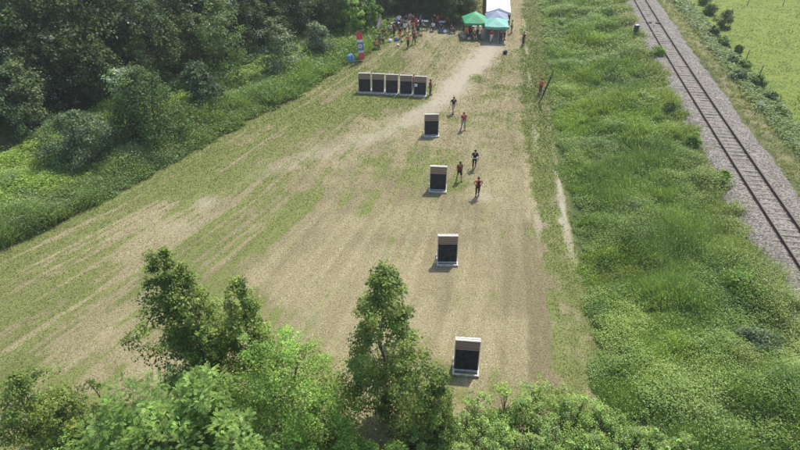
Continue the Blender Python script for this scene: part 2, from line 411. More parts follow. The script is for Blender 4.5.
RAILM = principled('rusty_rail_steel', (.055, .042, .034), .55, .3, 5, metallic=.3)
SLEEPM = principled('weathered_sleeper', (.20, .18, .155), .9, .3, 7, bump=.3)
trk = thing('railway_track', 'single railway track with two rusty rails on pale sleepers in grey ballast', 'railway track', (float(rail_x(50)), 50, 1.85))
def rail_mesh(off):
    prof = [(-.075, 0), (.075, 0), (.075, .02), (.012, .045), (.012, .125), (.04, .135), (.04, .175), (-.04, .175), (-.04, .135), (-.012, .125), (-.012, .045), (-.075, .02)]
    mb = MB(); vs = []; n = len(prof)
    for y in RY:
        p, t, nr = rail_frame(y)
        for w, z in prof: vs.append((p[0] + nr[0] * (off + w) - trk.location.x, p[1] + nr[1] * (off + w) - 50, 1.895 + z - 1.85))
    fs = [(i * n + k, i * n + (k + 1) % n, (i + 1) * n + (k + 1) % n, (i + 1) * n + k) for i in range(len(RY) - 1) for k in range(n)]
    return mb.add(vs, fs).mesh('rail')
HALF = 0.80
for sgn in (-1, 1):
    ro = link('rail', rail_mesh(sgn * HALF), trk, RAILM)
    p, t, nr = rail_frame(float(G(655, 23, 1.9)[1])); mb = MB()
    for k in (-.09, .09):
        q = p + nr * (sgn * HALF + k); mb.box((q[0] - trk.location.x, q[1] - 50, .12), (.05, .9, .12), Matrix.Rotation(-math.atan2(t[0], t[1]), 3, 'Z'))
    mb.box((p[0] + nr[0] * (sgn * HALF - sgn * .3) - trk.location.x, p[1] + nr[1] * (sgn * HALF - sgn * .3) - 50, .09), (.5, .3, .14), bev=.03)
    mb.build('rail_joint', principled('joint_iron', (.025, .022, .02), .7), ro)
ys = np.arange(-30, 170, 0.62); shown = [y for y in ys if 23 < y < 85]
shown = shown[:100]; rest = [y for y in ys if y not in shown]
slm = MB().box((0, 0, 0), (2.5, .25, .16), bev=.025).mesh('sleeper'); slm.materials.append(SLEEPM)
for y in shown:
    p, t, nr = rail_frame(y); o = link('sleeper', slm, trk)
    o.location = (p[0] - trk.location.x, p[1] - 50, -.058 + rng.normal(0, .008)); o.rotation_euler = (0, 0, -math.atan2(t[0], t[1]) + rng.normal(0, .01))
mb = MB()
for y in rest:
    p, t, nr = rail_frame(y); mb.box((p[0] - trk.location.x, p[1] - 50, -.058), (2.5, .25, .16), Matrix.Rotation(-math.atan2(t[0], t[1]), 3, 'Z'))
tag(mb.build('sleeper', SLEEPM, trk), kind='stuff')

# ------------------------------------------------------------------ weeds, grass (nobody could count them)
def scatter(n, xf, y0, y1):
    """n random points; density falls off with distance"""
    u = rng.random(n); k = 1.25
    y = (y0 ** (1 - k) + u * (y1 ** (1 - k) - y0 ** (1 - k))) ** (1 / (1 - k))
    a, b = xf(y); return a + rng.random(n) * (b - a), y
def weed_leaves(px, py, hgt, pal, blade, size, per=8, spread=.16, amt=.22):
    """px,py plant positions, hgt plant height, pal (n,3) colours, blade share 0..1"""
    n = len(px); k = np.repeat(np.arange(n), per); m = len(k)
    cx = px[k] + rng.normal(0, spread, m) * (.5 + hgt[k]); cy = py[k] + rng.normal(0, spread, m) * (.5 + hgt[k])
    z0 = ground_z(cx, cy); isb = rng.random(m) < blade[k]
    t = rng.random(m) ** .38
    cz = z0 + np.where(isb, .0, t * hgt[k])
    flow = fbm(cx * .22, cy * .22, 55) * 12
    az = np.where(isb, flow + rng.normal(0, .8, m), rng.random(m) * 2 * PI)
    el = np.where(isb, rng.uniform(.45, 1.35, m), rng.uniform(-.35, .5, m))
    d = np.stack([np.cos(az) * np.cos(el), np.sin(az) * np.cos(el), np.sin(el)], 1)
    nr = unit(rng.normal(0, .45, (m, 3)) + np.array([0, 0, 1.0]))
    nr = np.where(isb[:, None], unit(rng.normal(0, .6, (m, 3)) + np.array([0, 0, .7])), nr)
    sc = np.clip(np.hypot(cx, cy) / 42, .8, 2.0)
    L = np.where(isb, hgt[k] * rng.uniform(.6, 1.25, m), size[k] * rng.uniform(.6, 1.5, m) * sc)
    W = np.where(isb, .034 * sc * rng.uniform(.6, 1.6, m), L * rng.uniform(.4, .65, m))
    col = pal[k] * (1 + rng.normal(0, amt, (m, 1))) * (1 + rng.normal(0, .06, (m, 3)))
    col = np.where(isb[:, None], col * np.array([1.0, 1.03, 1.05]), col)
    return np.stack([cx, cy, cz], 1), d, nr, L, W, np.clip(col * (1 + .14 * sstep(30, 20, cy))[:, None], .01, .7)
def lerp(a, b, t): return np.asarray(a)[None] * (1 - t[:, None]) + np.asarray(b)[None] * t[:, None]
# right bank between verge and ballast
bx, by = scatter(105000, lambda y: (right_x(y) - .3, rail_x(y) - 1.9), 11, 115)
keep = (fbm(bx * .5, by * .5, 101) + rng.random(len(bx)) * .5 > .40) & ((bx - right_x(by)) + (fbm(bx * .8, by * .8, 107) - .5) * 2.8 > .35) & (rail_x(by) - bx + (fbm(bx * .9, by * .9, 109) - .5) * 3.4 > 2.7)
bx, by = bx[keep], by[keep]
n1 = sstep(.35, .65, fbm(bx * .28, by * .28, 121)); n2 = sstep(.38, .62, fbm(bx * .16, by * .16, 131)); n3 = sstep(.62, .74, fbm(bx * .6, by * .6, 141))
pal = lerp((.122, .178, .046), (.172, .228, .060), n1); pal = pal * (1 - .30 * n2[:, None]) + n2[:, None] * .30 * np.array([.115, .165, .065])
pal = pal * (1 - n3[:, None]) + n3[:, None] * np.array([.08, .135, .034])
dry = sstep(.66, .80, fbm(bx * .45, by * .45, 151)); pal = pal * (1 - .3 * dry[:, None]) + .3 * dry[:, None] * np.array([.24, .21, .10])
nd = sstep(5.2, 3.4, rail_x(by) - bx); pal = pal * (1 - .25 * nd[:, None]) + .25 * nd[:, None] * np.array([.25, .22, .11])
hg = (.10 + 1.0 * sstep(.25, .8, fbm(bx * .42, by * .42, 161)) * (.35 + 1.1 * fbm(bx * 1.5, by * 1.5, 163)) + .22 * sstep(.5, .7, fbm(bx * 2.6, by * 2.6, 165))) * sstep(-.2, 2.2, bx - right_x(by)) + .15
me = leaves_mesh('weeds', *weed_leaves(bx, by, hg, pal, sstep(.36, .58, fbm(bx * .3, by * .3, 171)) * .6 + .30, np.where(by < 25, .105, .095) * (.7 + .65 * fbm(bx * .5, by * .5, 173))))
tag(link('weeds', me, None, LEAF), 'rank green weeds and tall grass covering the bank left of the railway', 'weeds', kind='stuff')
# meadow-side bank and fence line
bx, by = scatter(15000, lambda y: (rail_x(y) + 2.9, rail_x(y) + 9.2), 22, 110)
s = bx - rail_x(by); keep = (rng.random(len(bx)) < .35 + .65 * sstep(4.6, 6.2, s)) & (s + (fbm(bx * .7, by * .7, 201) - .5) * 2.0 < 8.2); bx, by = bx[keep], by[keep]; s = s[keep]
t = sstep(4.2, 5.8, s + (fbm(bx * .6, by * .6, 211) - .5) * 2); pal = lerp((.165, .175, .072), (.115, .16, .052), t); n1 = sstep(.45, .6, fbm(bx * .7, by * .7, 221))
pal = pal * (1 - .4 * n1[:, None]) + .4 * n1[:, None] * np.array([.15, .185, .12])
hg = .16 + .38 * t * fbm(bx * .6, by * .6, 231) + .1
me = leaves_mesh('weeds', *weed_leaves(bx, by, hg, pal, 1 - .75 * t, np.full(len(bx), .15)))
tag(link('weeds', me, None, LEAF), 'weeds and dry grass between the railway ballast and the meadow', 'weeds', kind='stuff')
# meadow: short pasture tufts
bx, by = scatter(40000, lambda y: (rail_x(y) + 7.4, rail_x(y) + 34), 30, 120)
m = len(bx); az = rng.random(m) * 2 * PI; el = rng.uniform(.1, .8, m); hh = rng.uniform(.05, .12, m) * (.6 + 1.2 * fbm(bx * .5, by * .5, 241))
pal = lerp((.125, .185, .036), (.20, .22, .08), sstep(.40, .66, fbm(bx * .25, by * .5, 251) * .6 + fbm(bx * 1.1, by * 1.1, 253) * .4))
me = leaves_mesh('meadow_grass', np.stack([bx, by, ground_z(bx, by)], 1), np.stack([np.cos(az) * np.cos(el), np.sin(az) * np.cos(el), np.sin(el)], 1), unit(rng.normal(0, .5, (m, 3)) + np.array([0, 0, 1.])), hh * 1.6, hh * .7, np.clip(pal * (1 + rng.normal(0, .09, (m, 1))), .02, .5), gain=1.2)
tag(link('meadow_grass', me, None, GRASS), 'short bright green pasture grass of the meadow beyond the railway', 'grass', kind='stuff')
# left belt of tall weeds in front of the wood
bx, by = scatter(52000, lambda y: (left_x(y) - 17, left_x(y) + .4), 22, 80)
dl = left_x(by) - bx
keep = (fbm(bx * .5, by * .5, 301) + rng.random(len(bx)) * .5 > .36) & (dl + (fbm(bx * .7, by * .7, 307) - .5) * 2.6 > .3); bx, by, dl = bx[keep], by[keep], dl[keep]
t = sstep(4.2, 7.0, dl + (fbm(bx * .3, by * .3, 311) - .5) * 5)                 # front: tall dark reeds and nettles; behind: lime low growth
n1 = fbm(bx * .35, by * .35, 321)
pal = lerp((.125, .172, .055), (.18, .25, .055), t); pal = pal * (.75 + .5 * n1)[:, None]
n3 = sstep(.55, .7, fbm(bx * .55, by * .55, 331)); pal = pal * (1 - .5 * n3[:, None]) + .5 * n3[:, None] * np.array([.14, .18, .105])
farl = sstep(45, 60, by); pal = pal * (1 - .5 * farl[:, None]) + .5 * farl[:, None] * np.array([.155, .225, .06])
hg = (.35 + 1.5 * sstep(.25, .8, n1) * (.5 + fbm(bx * 1.2, by * 1.2, 323))) * (1 - .5 * t) * sstep(-.3, 1.4, dl) + .15
me = leaves_mesh('weeds', *weed_leaves(bx, by, hg, pal, .72 - .3 * t, np.full(len(bx), .125), per=11))
tag(link('weeds', me, None, LEAF), 'belt of tall green weeds between the mown field and the wood', 'weeds', kind='stuff')
# field: cut stubble, straw and turf tufts
bx, by = scatter(430000, lambda y: (left_x(y) - .2, right_x(y) + .3), 12, 92)
mk = masks(bx, by); keep = (rng.random(len(bx)) > mk['bare'] * 1.1); bx, by = bx[keep], by[keep]; gr = mk['green'][keep]
m = len(bx); isg = rng.random(m) < gr; az = rng.random(m) * 2 * PI; el = np.where(isg, rng.uniform(.1, .9, m), rng.uniform(.0, .4, m))
sc = np.clip(np.hypot(bx, by) / 34, .7, 1.7); hh = rng.uniform(.035, .095, m) * sc
verge = sstep(-.2, .6, bx - field_edge_x(by)); hh = hh * (1 + .35 * verge)
pal = np.where(isg[:, None], vary([(.13, .165, .045), (.16, .19, .056), (.20, .21, .08), (.10, .14, .036)], m, .2), vary([(.30, .258, .152), (.25, .212, .124), (.41, .36, .235), (.18, .148, .084), (.14, .116, .066)], m, .15))
me = leaves_mesh('field_grass', np.stack([bx, by, ground_z(bx, by) + .005], 1), np.stack([np.cos(az) * np.cos(el), np.sin(az) * np.cos(el), np.sin(el)], 1), unit(rng.normal(0, .6, (m, 3)) + np.array([0, 0, .9])), hh * 1.25, hh * np.where(isg, .45, .28), pal, gain=1.3)
tag(link('field_grass', me, None, GRASS), 'mown grass and dry straw stubble scattered over the archery field', 'grass', kind='stuff')

# ------------------------------------------------------------------ trees and shrubs
def tree_meshes(seed, h, zb, R, prof, ncl, per, leaf, cols, rc=.30, lean=0.0, trunk_r=.12, compound=False, silver=0.0, amt=.22, upb=.55, gap=0.0, stems=1):
    r = np.random.default_rng(seed)
    cl = []; tries = 0
    an_ph = r.random(3) * 6.28
    while len(cl) < ncl and tries < ncl * 30:
        tries += 1
        t = r.random(); rad = prof(t) * R
        if r.random() > (prof(t) + .15): continue
        th = r.random() * 2 * PI
        lob = 1 + .22 * math.sin(2 * th + an_ph[0] + 3 * t) + .16 * math.sin(3 * th + an_ph[1] - 5 * t) + .12 * math.sin(7 * t + an_ph[2])
        q = rad * lob * (r.random() ** .42)
        p = np.array([q * math.cos(th) + lean * t * h, q * math.sin(th), zb + t * (h - zb)])
        if gap and fbm(np.array([p[0] * .9 + seed]), np.array([p[2] * .9 + p[1] * .7]), seed)[0] < gap: continue
        cl.append(p)
    cl = np.array(cl); n = len(cl)
    crad = R * rc * r.uniform(.6, 1.35, n) * (.55 + .45 * np.array([prof(t) for t in (cl[:, 2] - zb) / (h - zb)]))
    k = np.repeat(np.arange(n), per); m = len(k)
    off = unit(r.normal(0, 1, (m, 3))) * (r.random((m, 1)) ** .45) * np.array([1, 1, .72])
    c = cl[k] + off * crad[k][:, None]
    ctr = np.array([0, 0, zb + .45 * (h - zb)])
    outw = unit(c - ctr); nr = unit(outw * .45 + np.array([0, 0, upb]) + off * .5 + r.normal(0, .45, (m, 3)))
    d = unit(np.cross(nr, r.normal(0, 1, (m, 3)))) + outw * .35 + np.array([0, 0, -.25])
    base = vary(cols, n, .16, r)[k]; col = base * (1 + r.normal(0, amt, (m, 1))) * (1 + r.normal(0, .05, (m, 3)))
    if silver > 0:
        sc_ = (r.random(n) < silver)[k] & (r.random(m) < .6); col = np.where(sc_[:, None], np.array([.36, .42, .35]) * r.uniform(.6, 1.1, (m, 1)), col)
    L = leaf * r.uniform(.6, 1.45, m); W = L * r.uniform(.45, .7, m)
    if compound:      # pinnate leaves: leaflets in pairs along a drooping stalk
        st = 9; dd = unit(unit(c - cl[k]) * .8 + outw * .5 + np.array([0, 0, .12]) + r.normal(0, .25, (m, 3)))
        LL = leaf * 4.0 * r.uniform(.6, 1.3, m)
        C = []; D = []; NN = []; LS = []; WS = []; CO = []
        nr2 = unit(np.array([0, 0, 1.0]) + r.normal(0, .25, (m, 3)) + outw * .2); sd = unit(np.cross(dd, nr2))
        for j in range(st):
            f = (j + 1) / st; b = c + dd * (LL * f)[:, None] - np.array([0, 0, 1.0]) * (LL * f * f * .28)[:, None]
            for sg in (-1, 1):
                C.append(b); D.append(sd * sg + dd * .55 - np.array([0, 0, .25])); NN.append(nr2); LS.append(leaf * r.uniform(.8, 1.2, m) * (1.1 - .5 * abs(f - .45))); CO.append(col)
        c = np.concatenate(C); d = np.concatenate(D); nr = np.concatenate(NN); L = np.concatenate(LS); W = L * .36; col = np.concatenate(CO)
    ok = c[:, 2] > .05; crown = leaves_mesh('crown', c[ok], d[ok], nr[ok], L[ok], W[ok], np.clip(col[ok], .008, .8))
    mb = MB()
    for s_ in range(stems):
        o = Vector((r.normal(0, .12 * (stems > 1)), r.normal(0, .12 * (stems > 1)), -.15)); tp = Vector((lean * h + r.normal(0, R * .16) * (stems > 1), r.normal(0, R * .16) * (stems > 1), h * (.72 if stems > 1 else .9)))
        pts = []; rr = []
        for i in range(7):
            f = i / 6; w = Vector((r.normal(0, .03), r.normal(0, .03), 0)) * h * .3 * (0 < i); pts.append(o.lerp(tp, f) + w); rr.append(trunk_r * (1 - f) ** .8 + .012)
        mb.tube(pts, rr, 7)
        if s_ == 0: main = pts
    for i in r.permutation(n)[:min(n, 46)]:
        p = cl[i]; zt = max(.2, p[2] - (.25 + .5 * r.random()) * math.hypot(p[0], p[1]) - .3); f = min(1, max(0, zt / (h * .9))) * 6
        j = min(5, int(f)); q = main[j].lerp(main[j + 1], f - j); rad = max(.012, trunk_r * .42 * (1 - f / 7))
        e = Vector(p); md = q.lerp(e, .5) + Vector((0, 0, .06 * (e - q).length)); mb.tube([q, md, e], [rad, rad * .6, .006], 5, False)
    return mb.mesh('trunk', True), crown
def plant(name, label, cat, loc, meshes, rz=0.0, scale=1.0, group=None):
    t = thing(name, label, cat, loc, rz, group); t.scale = (scale,) * 3
    link('trunk', meshes[0], t, BARK); link('crown', meshes[1], t, LEAF); return t
def at(px, py, h=0.0):
    """where something of height h stands whose top shows at this place"""
    p = G(px, py, h); return (float(p[0]), float(p[1]), float(ground_z(p[0], p[1])) - .03)
rnd = lambda t: max(.05, (1 - abs(2 * t - .95) ** 2.2)) if t < .98 else .05
rnd_low = lambda t: max(.08, math.sqrt(max(0, 1 - t ** 2.2)) * (.72 + .28 * min(1, t * 4)))
pop = lambda t: max(.22, min(1, .75 + t * 1.2) * (1 - max(0, t - .35) / .72) ** .6)
wide = lambda t: max(.06, math.sin(PI * min(1, .18 + t * .80)) ** .7)

DK = [(.040, .064, .020), (.052, .080, .024), (.034, .056, .020), (.064, .090, .028)]
MD = [(.055, .084, .025), (.066, .096, .028), (.046, .074, .024)]
# wood: prototypes, then a stand of them
wood_proto = []
for i, (h, R, cols, sil) in enumerate([(12.5, 4.0, DK, 0), (11, 3.6, DK, .05), (13.5, 4.2, DK, .0), (10, 3.4, MD, .06), (11.5, 3.8, DK + MD, .12), (9, 3.3, MD, 0), (12, 3.6, DK, .20)]):
    wood_proto.append((tree_meshes(500 + i, h, .8 + .6 * (i % 3), R, rnd_low if i % 2 else wide, 130, 70, .27, cols, rc=.27, trunk_r=.2, silver=sil, gap=.36), h))
def stand_at(px, py, i, label=None, name='wood_tree', group='trees of the dense wood', scale=None, xy=None):
    p = xy if xy is not None else G(px, py)
    sc = scale or random.uniform(.85, 1.15)
    return plant(name, label or 'dark green leafy tree in the dense wood, its crown merging with its neighbours', 'tree', (float(p[0]), float(p[1]), float(ground_z(p[0], p[1])) - .05), wood_proto[i][0], random.uniform(0, 6.28), sc, group if label is None else None)
front = GL([(-60, 160), (0, 138), (55, 118), (110, 110), (175, 92), (215, 80), (250, 62), (290, 48), (325, 34), (345, 26)])
seglen = np.r_[0, np.cumsum(np.hypot(*np.diff(front, axis=0).T))]
k = 0
for row in range(5):
    off = row * 4.6 + 1.6
    sp = 4.3 if row < 3 else 5.6
    for s_ in np.arange(row * 1.7, seglen[-1], sp):
        x = np.interp(s_, seglen, front[:, 0]); y = np.interp(s_, seglen, front[:, 1])
        x += -off * .80 + random.gauss(0, .7); y += off * .60 + random.gauss(0, .7)
        if y > 97: continue
        stand_at(0, 0, [0, 2, 1, 4, 6, 3, 0, 1][random.randrange(8)] if row else [4, 3, 1, 6, 5][k % 5], xy=(x, y), scale=random.uniform(.62, .85) if row == 0 else random.uniform(.85, 1.15)); k += 1
# trees behind the crowd and tents
for x, y, i, sc in [(-4.5, 82, 3, .8), (-1.0, 86, 4, .9), (3.2, 85.5, 1, .85), (6.0, 81, 5, .62), (7.6, 86, 3, .8), (9.3, 79.5, 5, .5), (-7, 88, 2, .9), (1, 91, 0, .9), (5.5, 92, 2, .9), (10.2, 90, 4, .75), (-6.5, 76.5, 5, .6), (-12, 90, 0, .9), (11, 97, 2, .8)]:
    stand_at(0, 0, i, xy=(x, y), scale=sc, label=None)
for x, y, i, sc in [(-5.6, 78.5, 3, .5), (-4.2, 76.8, 1, .36), (-3.2, 79.0, 5, .42), (-8.6, 73.5, 1, .62), (.6, 82.8, 5, .62), (4.2, 81.5, 1, .5), (7.4, 78.6, 5, .55), (-2.4, 81.5, 6, .55), (9.0, 82.5, 3, .6)]:
    stand_at(0, 0, i, xy=(x, y), scale=sc, label=None)
# individually recognisable plants at the wood's edge
c_sh = tree_meshes(601, 4.2, .15, 3.0, rnd_low, 160, 85, .17, [(.085, .122, .06), (.10, .14, .072), (.066, .10, .046)], rc=.24, stems=4, trunk_r=.07)
plant('round_shrub', 'rounded grey-green shrub standing alone in the weeds before the dark wood', 'shrub', (*G(86, 158), 0), c_sh)
c_sh2 = tree_meshes(602, 6.6, .3, 3.3, rnd_low, 190, 90, .18, [(.058, .095, .027), (.072, .115, .032), (.048, .080, .024)], rc=.26, stems=2, trunk_r=.1)
t_ = plant('bushy_tree', 'bushy green tree with whitish leaves on its upper left, at the front of the wood', 'tree', (*G(156, 138), 0), c_sh2)
wl = tree_meshes(603, 6.9, 4.3, 1.5, rnd, 30, 44, .2, [(.30, .34, .28), (.22, .27, .19), (.12, .17, .07)], rc=.35, trunk_r=.05)
o = link('pale_leaves', wl[1], t_, LEAF); o.location = (-1.5, .2, -.1)
GY_ = [(.10, .135, .075), (.135, .165, .10), (.075, .11, .055)]
for (px, py, h, R, cols, lab) in [
    (282, 76, 6.5, 2.3, GY_, 'pale grey-green tree at the wood edge above the lime weeds, right of the darkest gap'),
    (318, 58, 4.2, 1.9, GY_, 'small silvery bush where the wood edge meets the weeds, nearest the long banner'),
    (205, 108, 4.6, 2.0, [(.055, .09, .042), (.07, .105, .05)], 'low dark shrub right behind the bushy tree with whitish leaves'),
    (228, 88, 9.5, 2.9, [(.085, .125, .04), (.10, .145, .045)], 'tall olive-green tree at the wood front, lit on its right side'),
    (35, 132, 6.5, 2.6, [(.07, .105, .042), (.10, .135, .06)], 'pale-flecked tree at the far left wood edge behind the lime weeds'),
    (308, 64, 1.7, .9, [(.10, .19, .035), (.12, .21, .04)], 'small fresh green bush alone among the weeds below the silvery bush'),
    (350, 38, 6.0, 1.6, [(.12, .20, .04), (.16, .25, .05)], 'bright green young tree at the wood edge above the long banner'),
    (371, 33, 4.6, 1.4, [(.09, .15, .04), (.12, .19, .045)], 'leafy green tree between the pink flag and the bright young tree')]:
    plant('edge_tree' if h > 4.3 else 'edge_bush', lab, 'tree' if h > 4.3 else 'bush', (*G(px, py), 0), tree_meshes(620 + px, h, .3, R, rnd_low, 90, 60, .22, cols, rc=.27, stems=2, trunk_r=.08, silver=.08 if cols is GY_ else 0))

# foreground trees below the drone
FG_D = [(.080, .120, .026), (.105, .148, .034), (.135, .175, .042), (.062, .095, .022)]
FG_Y = [(.125, .17, .036), (.155, .20, .044), (.098, .138, .032)]
FG_L = [(.145, .225, .044), (.165, .25, .054), (.125, .20, .04)]
FG_B = [(.135, .215, .05), (.165, .245, .066), (.11, .18, .04)]
def fore(px, py, h, name, cat, lab, seed, zb, R, prof, ncl, per, leaf, cols, **kw):
    plant(name, lab, cat, at(px, py, h), tree_meshes(seed, h, zb, R, prof, ncl, per, leaf, cols, **kw), group=None)
fore(158, 250, 9.6, 'tall_tree', 'tree', 'tall dark green tree on the lower left, highest of the foreground trees there', 701, 1.0, 1.85, pop, 230, 85, .13, FG_D + FG_Y[:1], rc=.24, gap=.30, trunk_r=.11)
fore(184, 290, 8.3, 'tall_tree', 'tree', 'dark tree joined to the right side of the tallest lower-left tree', 702, 1.0, 0.85, pop, 95, 75, .125, FG_D + FG_Y[1:2], rc=.27, gap=.34, trunk_r=.09)
fore(235, 280, 7.9, 'slender_tree', 'tree', 'slender dark tree alone before the straw field, left of the feathery lime tree', 703, .8, 1.2, pop, 150, 75, .125, FG_D + FG_Y[:2], rc=.27, gap=.36, trunk_r=.08)
fore(384, 271, 9.8, 'tall_tree', 'tree', 'tall dark green tree in the lower middle, left of the nearest butt', 704, .8, 1.95, pop, 270, 85, .125, FG_D + FG_Y[:1], rc=.23, gap=.33, trunk_r=.12)
fore(439, 371, 5.2, 'small_tree', 'tree', 'small round dark green tree directly right of the tall middle tree', 705, .5, 1.0, rnd_low, 95, 75, .11, FG_D + FG_Y[:1], rc=.28, gap=.34, trunk_r=.06)
fore(268, 340, 6.6, 'feathery_tree', 'tree', 'broad feathery lime-green tree at the bottom, left of the tall middle tree', 706, .6, 3.0, rnd_low, 260, 100, .10, FG_L, rc=.2, trunk_r=.1, stems=3)
fore(205, 385, 5.0, 'feathery_tree', 'tree', 'feathery lime-green bush tree crowding the left flank of the broad lime tree', 707, .4, 2.1, rnd_low, 170, 85, .10, FG_L, rc=.24, trunk_r=.07, stems=3)
fore(322, 400, 4.4, 'feathery_tree', 'tree', 'low lime-green bush tree between the broad lime tree and the tall middle tree', 708, .3, 1.7, rnd_low, 130, 80, .10, FG_L, rc=.26, trunk_r=.06, stems=3)
fore(15, 374, 5.2, 'olive_tree', 'tree', 'dense olive-green tree cut by the lower left corner', 709, .4, 1.7, rnd_low, 150, 85, .115, FG_Y + FG_D[:2], rc=.25, gap=.3, trunk_r=.08, stems=2)
fore(62, 404, 4.2, 'olive_tree', 'tree', 'lower yellowish green tree right beside the corner olive tree', 710, .4, 1.3, rnd_low, 100, 80, .11, FG_Y, rc=.27, gap=.3, trunk_r=.06, stems=2)
fore(88, 378, 4.3, 'sapling', 'tree', 'thin sapling with sparse dark leaves between the olive trees and the bright bushes', 711, .6, .6, pop, 42, 55, .10, FG_D, rc=.35, gap=.34, trunk_r=.035)
for (px, py, h, R, sd, lab) in [
    (122, 388, 6.3, 1.5, 721, 'bright green bush of long feather-like leaves, nearest the thin sapling'),
    (160, 380, 6.4, 1.35, 722, 'bright green bush of long feather-like leaves at the foot of the tall lower-left tree'),
    (200, 372, 6.2, 1.2, 723, 'bright green long-leaved bush under the dark tree joined to the tallest lower-left one'),
    (152, 414, 5.8, 1.5, 724, 'bright green long-leaved bush at the bottom edge below the tall lower-left tree'),
    (98, 420, 5.6, 1.4, 725, 'bright green long-leaved bush at the bottom edge right of the yellowish tree'),
    (232, 420, 5.6, 1.3, 726, 'bright green long-leaved bush at the bottom edge below the feathery lime trees')]:
    fore(px, py, h, 'feather_leaf_bush', 'bush', lab, sd, 1.6, R * 1.1, rnd_low, 70, 24, .068, FG_B, rc=.34, compound=True, stems=4, trunk_r=.04, amt=.2)
# young saplings at the lower right, in front of the camera's foot
FG_S = [(.175, .255, .06), (.205, .285, .072), (.15, .225, .055), (.18, .24, .09)]
for j, (px, py, h, R, lab) in enumerate([
    (452, 418, 2.2, .8, 'lime sapling bush at the bottom edge right of the small round dark tree'),
    (478, 398, 2.0, .8, 'lime sapling bush just below the nearest butt'),
    (508, 392, 1.9, .9, 'lime sapling bush right below the nearest butt, on the edge of the bare strip'),
    (540, 388, 2.0, 1.0, 'lime sapling bush closing off the bare strip at its near end'),
    (572, 394, 2.1, .9, 'lime sapling bush closing off the green verge at its near end'),
    (600, 408, 2.2, 1.0, 'broad lime bush where the verge meets the bank weeds at the bottom'),
    (500, 425, 2.0, .9, 'low lime bush at the bottom edge, second from the small round dark tree'),
    (545, 424, 2.1, 1.0, 'low lime bush at the bottom edge below the bare strip'),
    (585, 436, 2.0, .9, 'low lime bush at the bottom edge below the green verge'),
    (635, 430, 2.0, 1.0, 'pale green bush at the bottom edge among the bank weeds'),
    (412, 428, 2.4, .8, 'lime bush at the bottom edge between the tall middle tree and the small round tree')]):
    fore(px, py, h * .9, 'sapling_bush', 'bush', lab, 741 + j, .1, R * 1.15, rnd, 48, 46, .085, FG_S, rc=.24, stems=3, trunk_r=.012, gap=.46, upb=.8)
thick = [tree_meshes(770 + q, 1.5 + .2 * q, min(.05, 1), .62, rnd, 26, 36, .085, FG_S, rc=.34, stems=3, trunk_r=.016, gap=.38, upb=.8) for q in range(4)]
r_ = random.Random(5)
for q in range(54):
    px = r_.uniform(405, 690); py = r_.uniform(398 + max(0, px - 600) * .35, 452) if px > 470 else r_.uniform(412, 455)
    plant('young_sapling', 'thin lime-green young sapling in the thicket along the bottom edge', 'sapling', at(px, py, 1.5), thick[q % 4], r_.uniform(0, 6.28), r_.uniform(.7, 1.2), 'young saplings of the bottom thicket')
for q, (px, py, h, R, lab) in enumerate([(60, 438, 3.4, 1.1, 'low lime bush at the bottom edge in front of the yellowish olive tree'), (290, 440, 3.6, 1.3, 'low lime bush at the bottom edge in front of the broad feathery tree'), (345, 441, 3.0, 1.0, 'low lime bush at the bottom edge under the low lime bush tree'), (180, 440, 3.4, 1.2, 'low lime bush at the bottom edge below the long-leaved bushes'), (366, 446, 2.6, .8, 'low lime bush at the bottom edge, left foot of the tall middle tree'), (395, 446, 2.4, .8, 'low lime bush at the bottom edge right at the foot of the tall middle tree')]):
    fore(px, py, h, 'lime_bush', 'bush', lab, 790 + q, .2, R, rnd_low, 90, 70, .10, FG_L, rc=.28, stems=4, trunk_r=.03, gap=.3)
# shrubs on the bank and along the meadow
BK = [(.060, .098, .026), (.08, .125, .032), (.05, .085, .024)]; BL = [(.095, .145, .04), (.12, .17, .05)]
for j, (px, py, h, R, cols, lab) in enumerate([
    (714, 192, 1.5, .8, FG_L, 'fresh green bush at the ballast edge beside the middle of the track'),
    (690, 152, 1.3, .7, FG_L, 'small fresh green bush on the bank near the ballast, behind the larger one'),
    (755, 348, 1.1, 1.1, GY_, 'grey-green shrub on the bank at the right, below the end of the ballast'),
    (742, 296, 1.3, 1.2, FG_L, 'spreading bright green shrub beside the near end of the ballast'),
    (668, 120, 1.2, .8, BK, 'dark low shrub on the upper bank left of the ballast'),
    (655, 62, 1.4, .8, FG_L, 'yellow-green bush at the ballast edge below the trackside box'),
    (635, 210, 1.2, 1.0, GY_, 'pale grey-green shrub in the middle of the bank')]):
    p = G(px, py, 1.0); plant('bank_shrub', lab, 'shrub', (float(p[0]), float(p[1]), float(ground_z(*p)) - .05), tree_meshes(800 + j, h, .1, R, rnd_low, 60, 55, .12, cols, rc=.36, stems=4, trunk_r=.025))
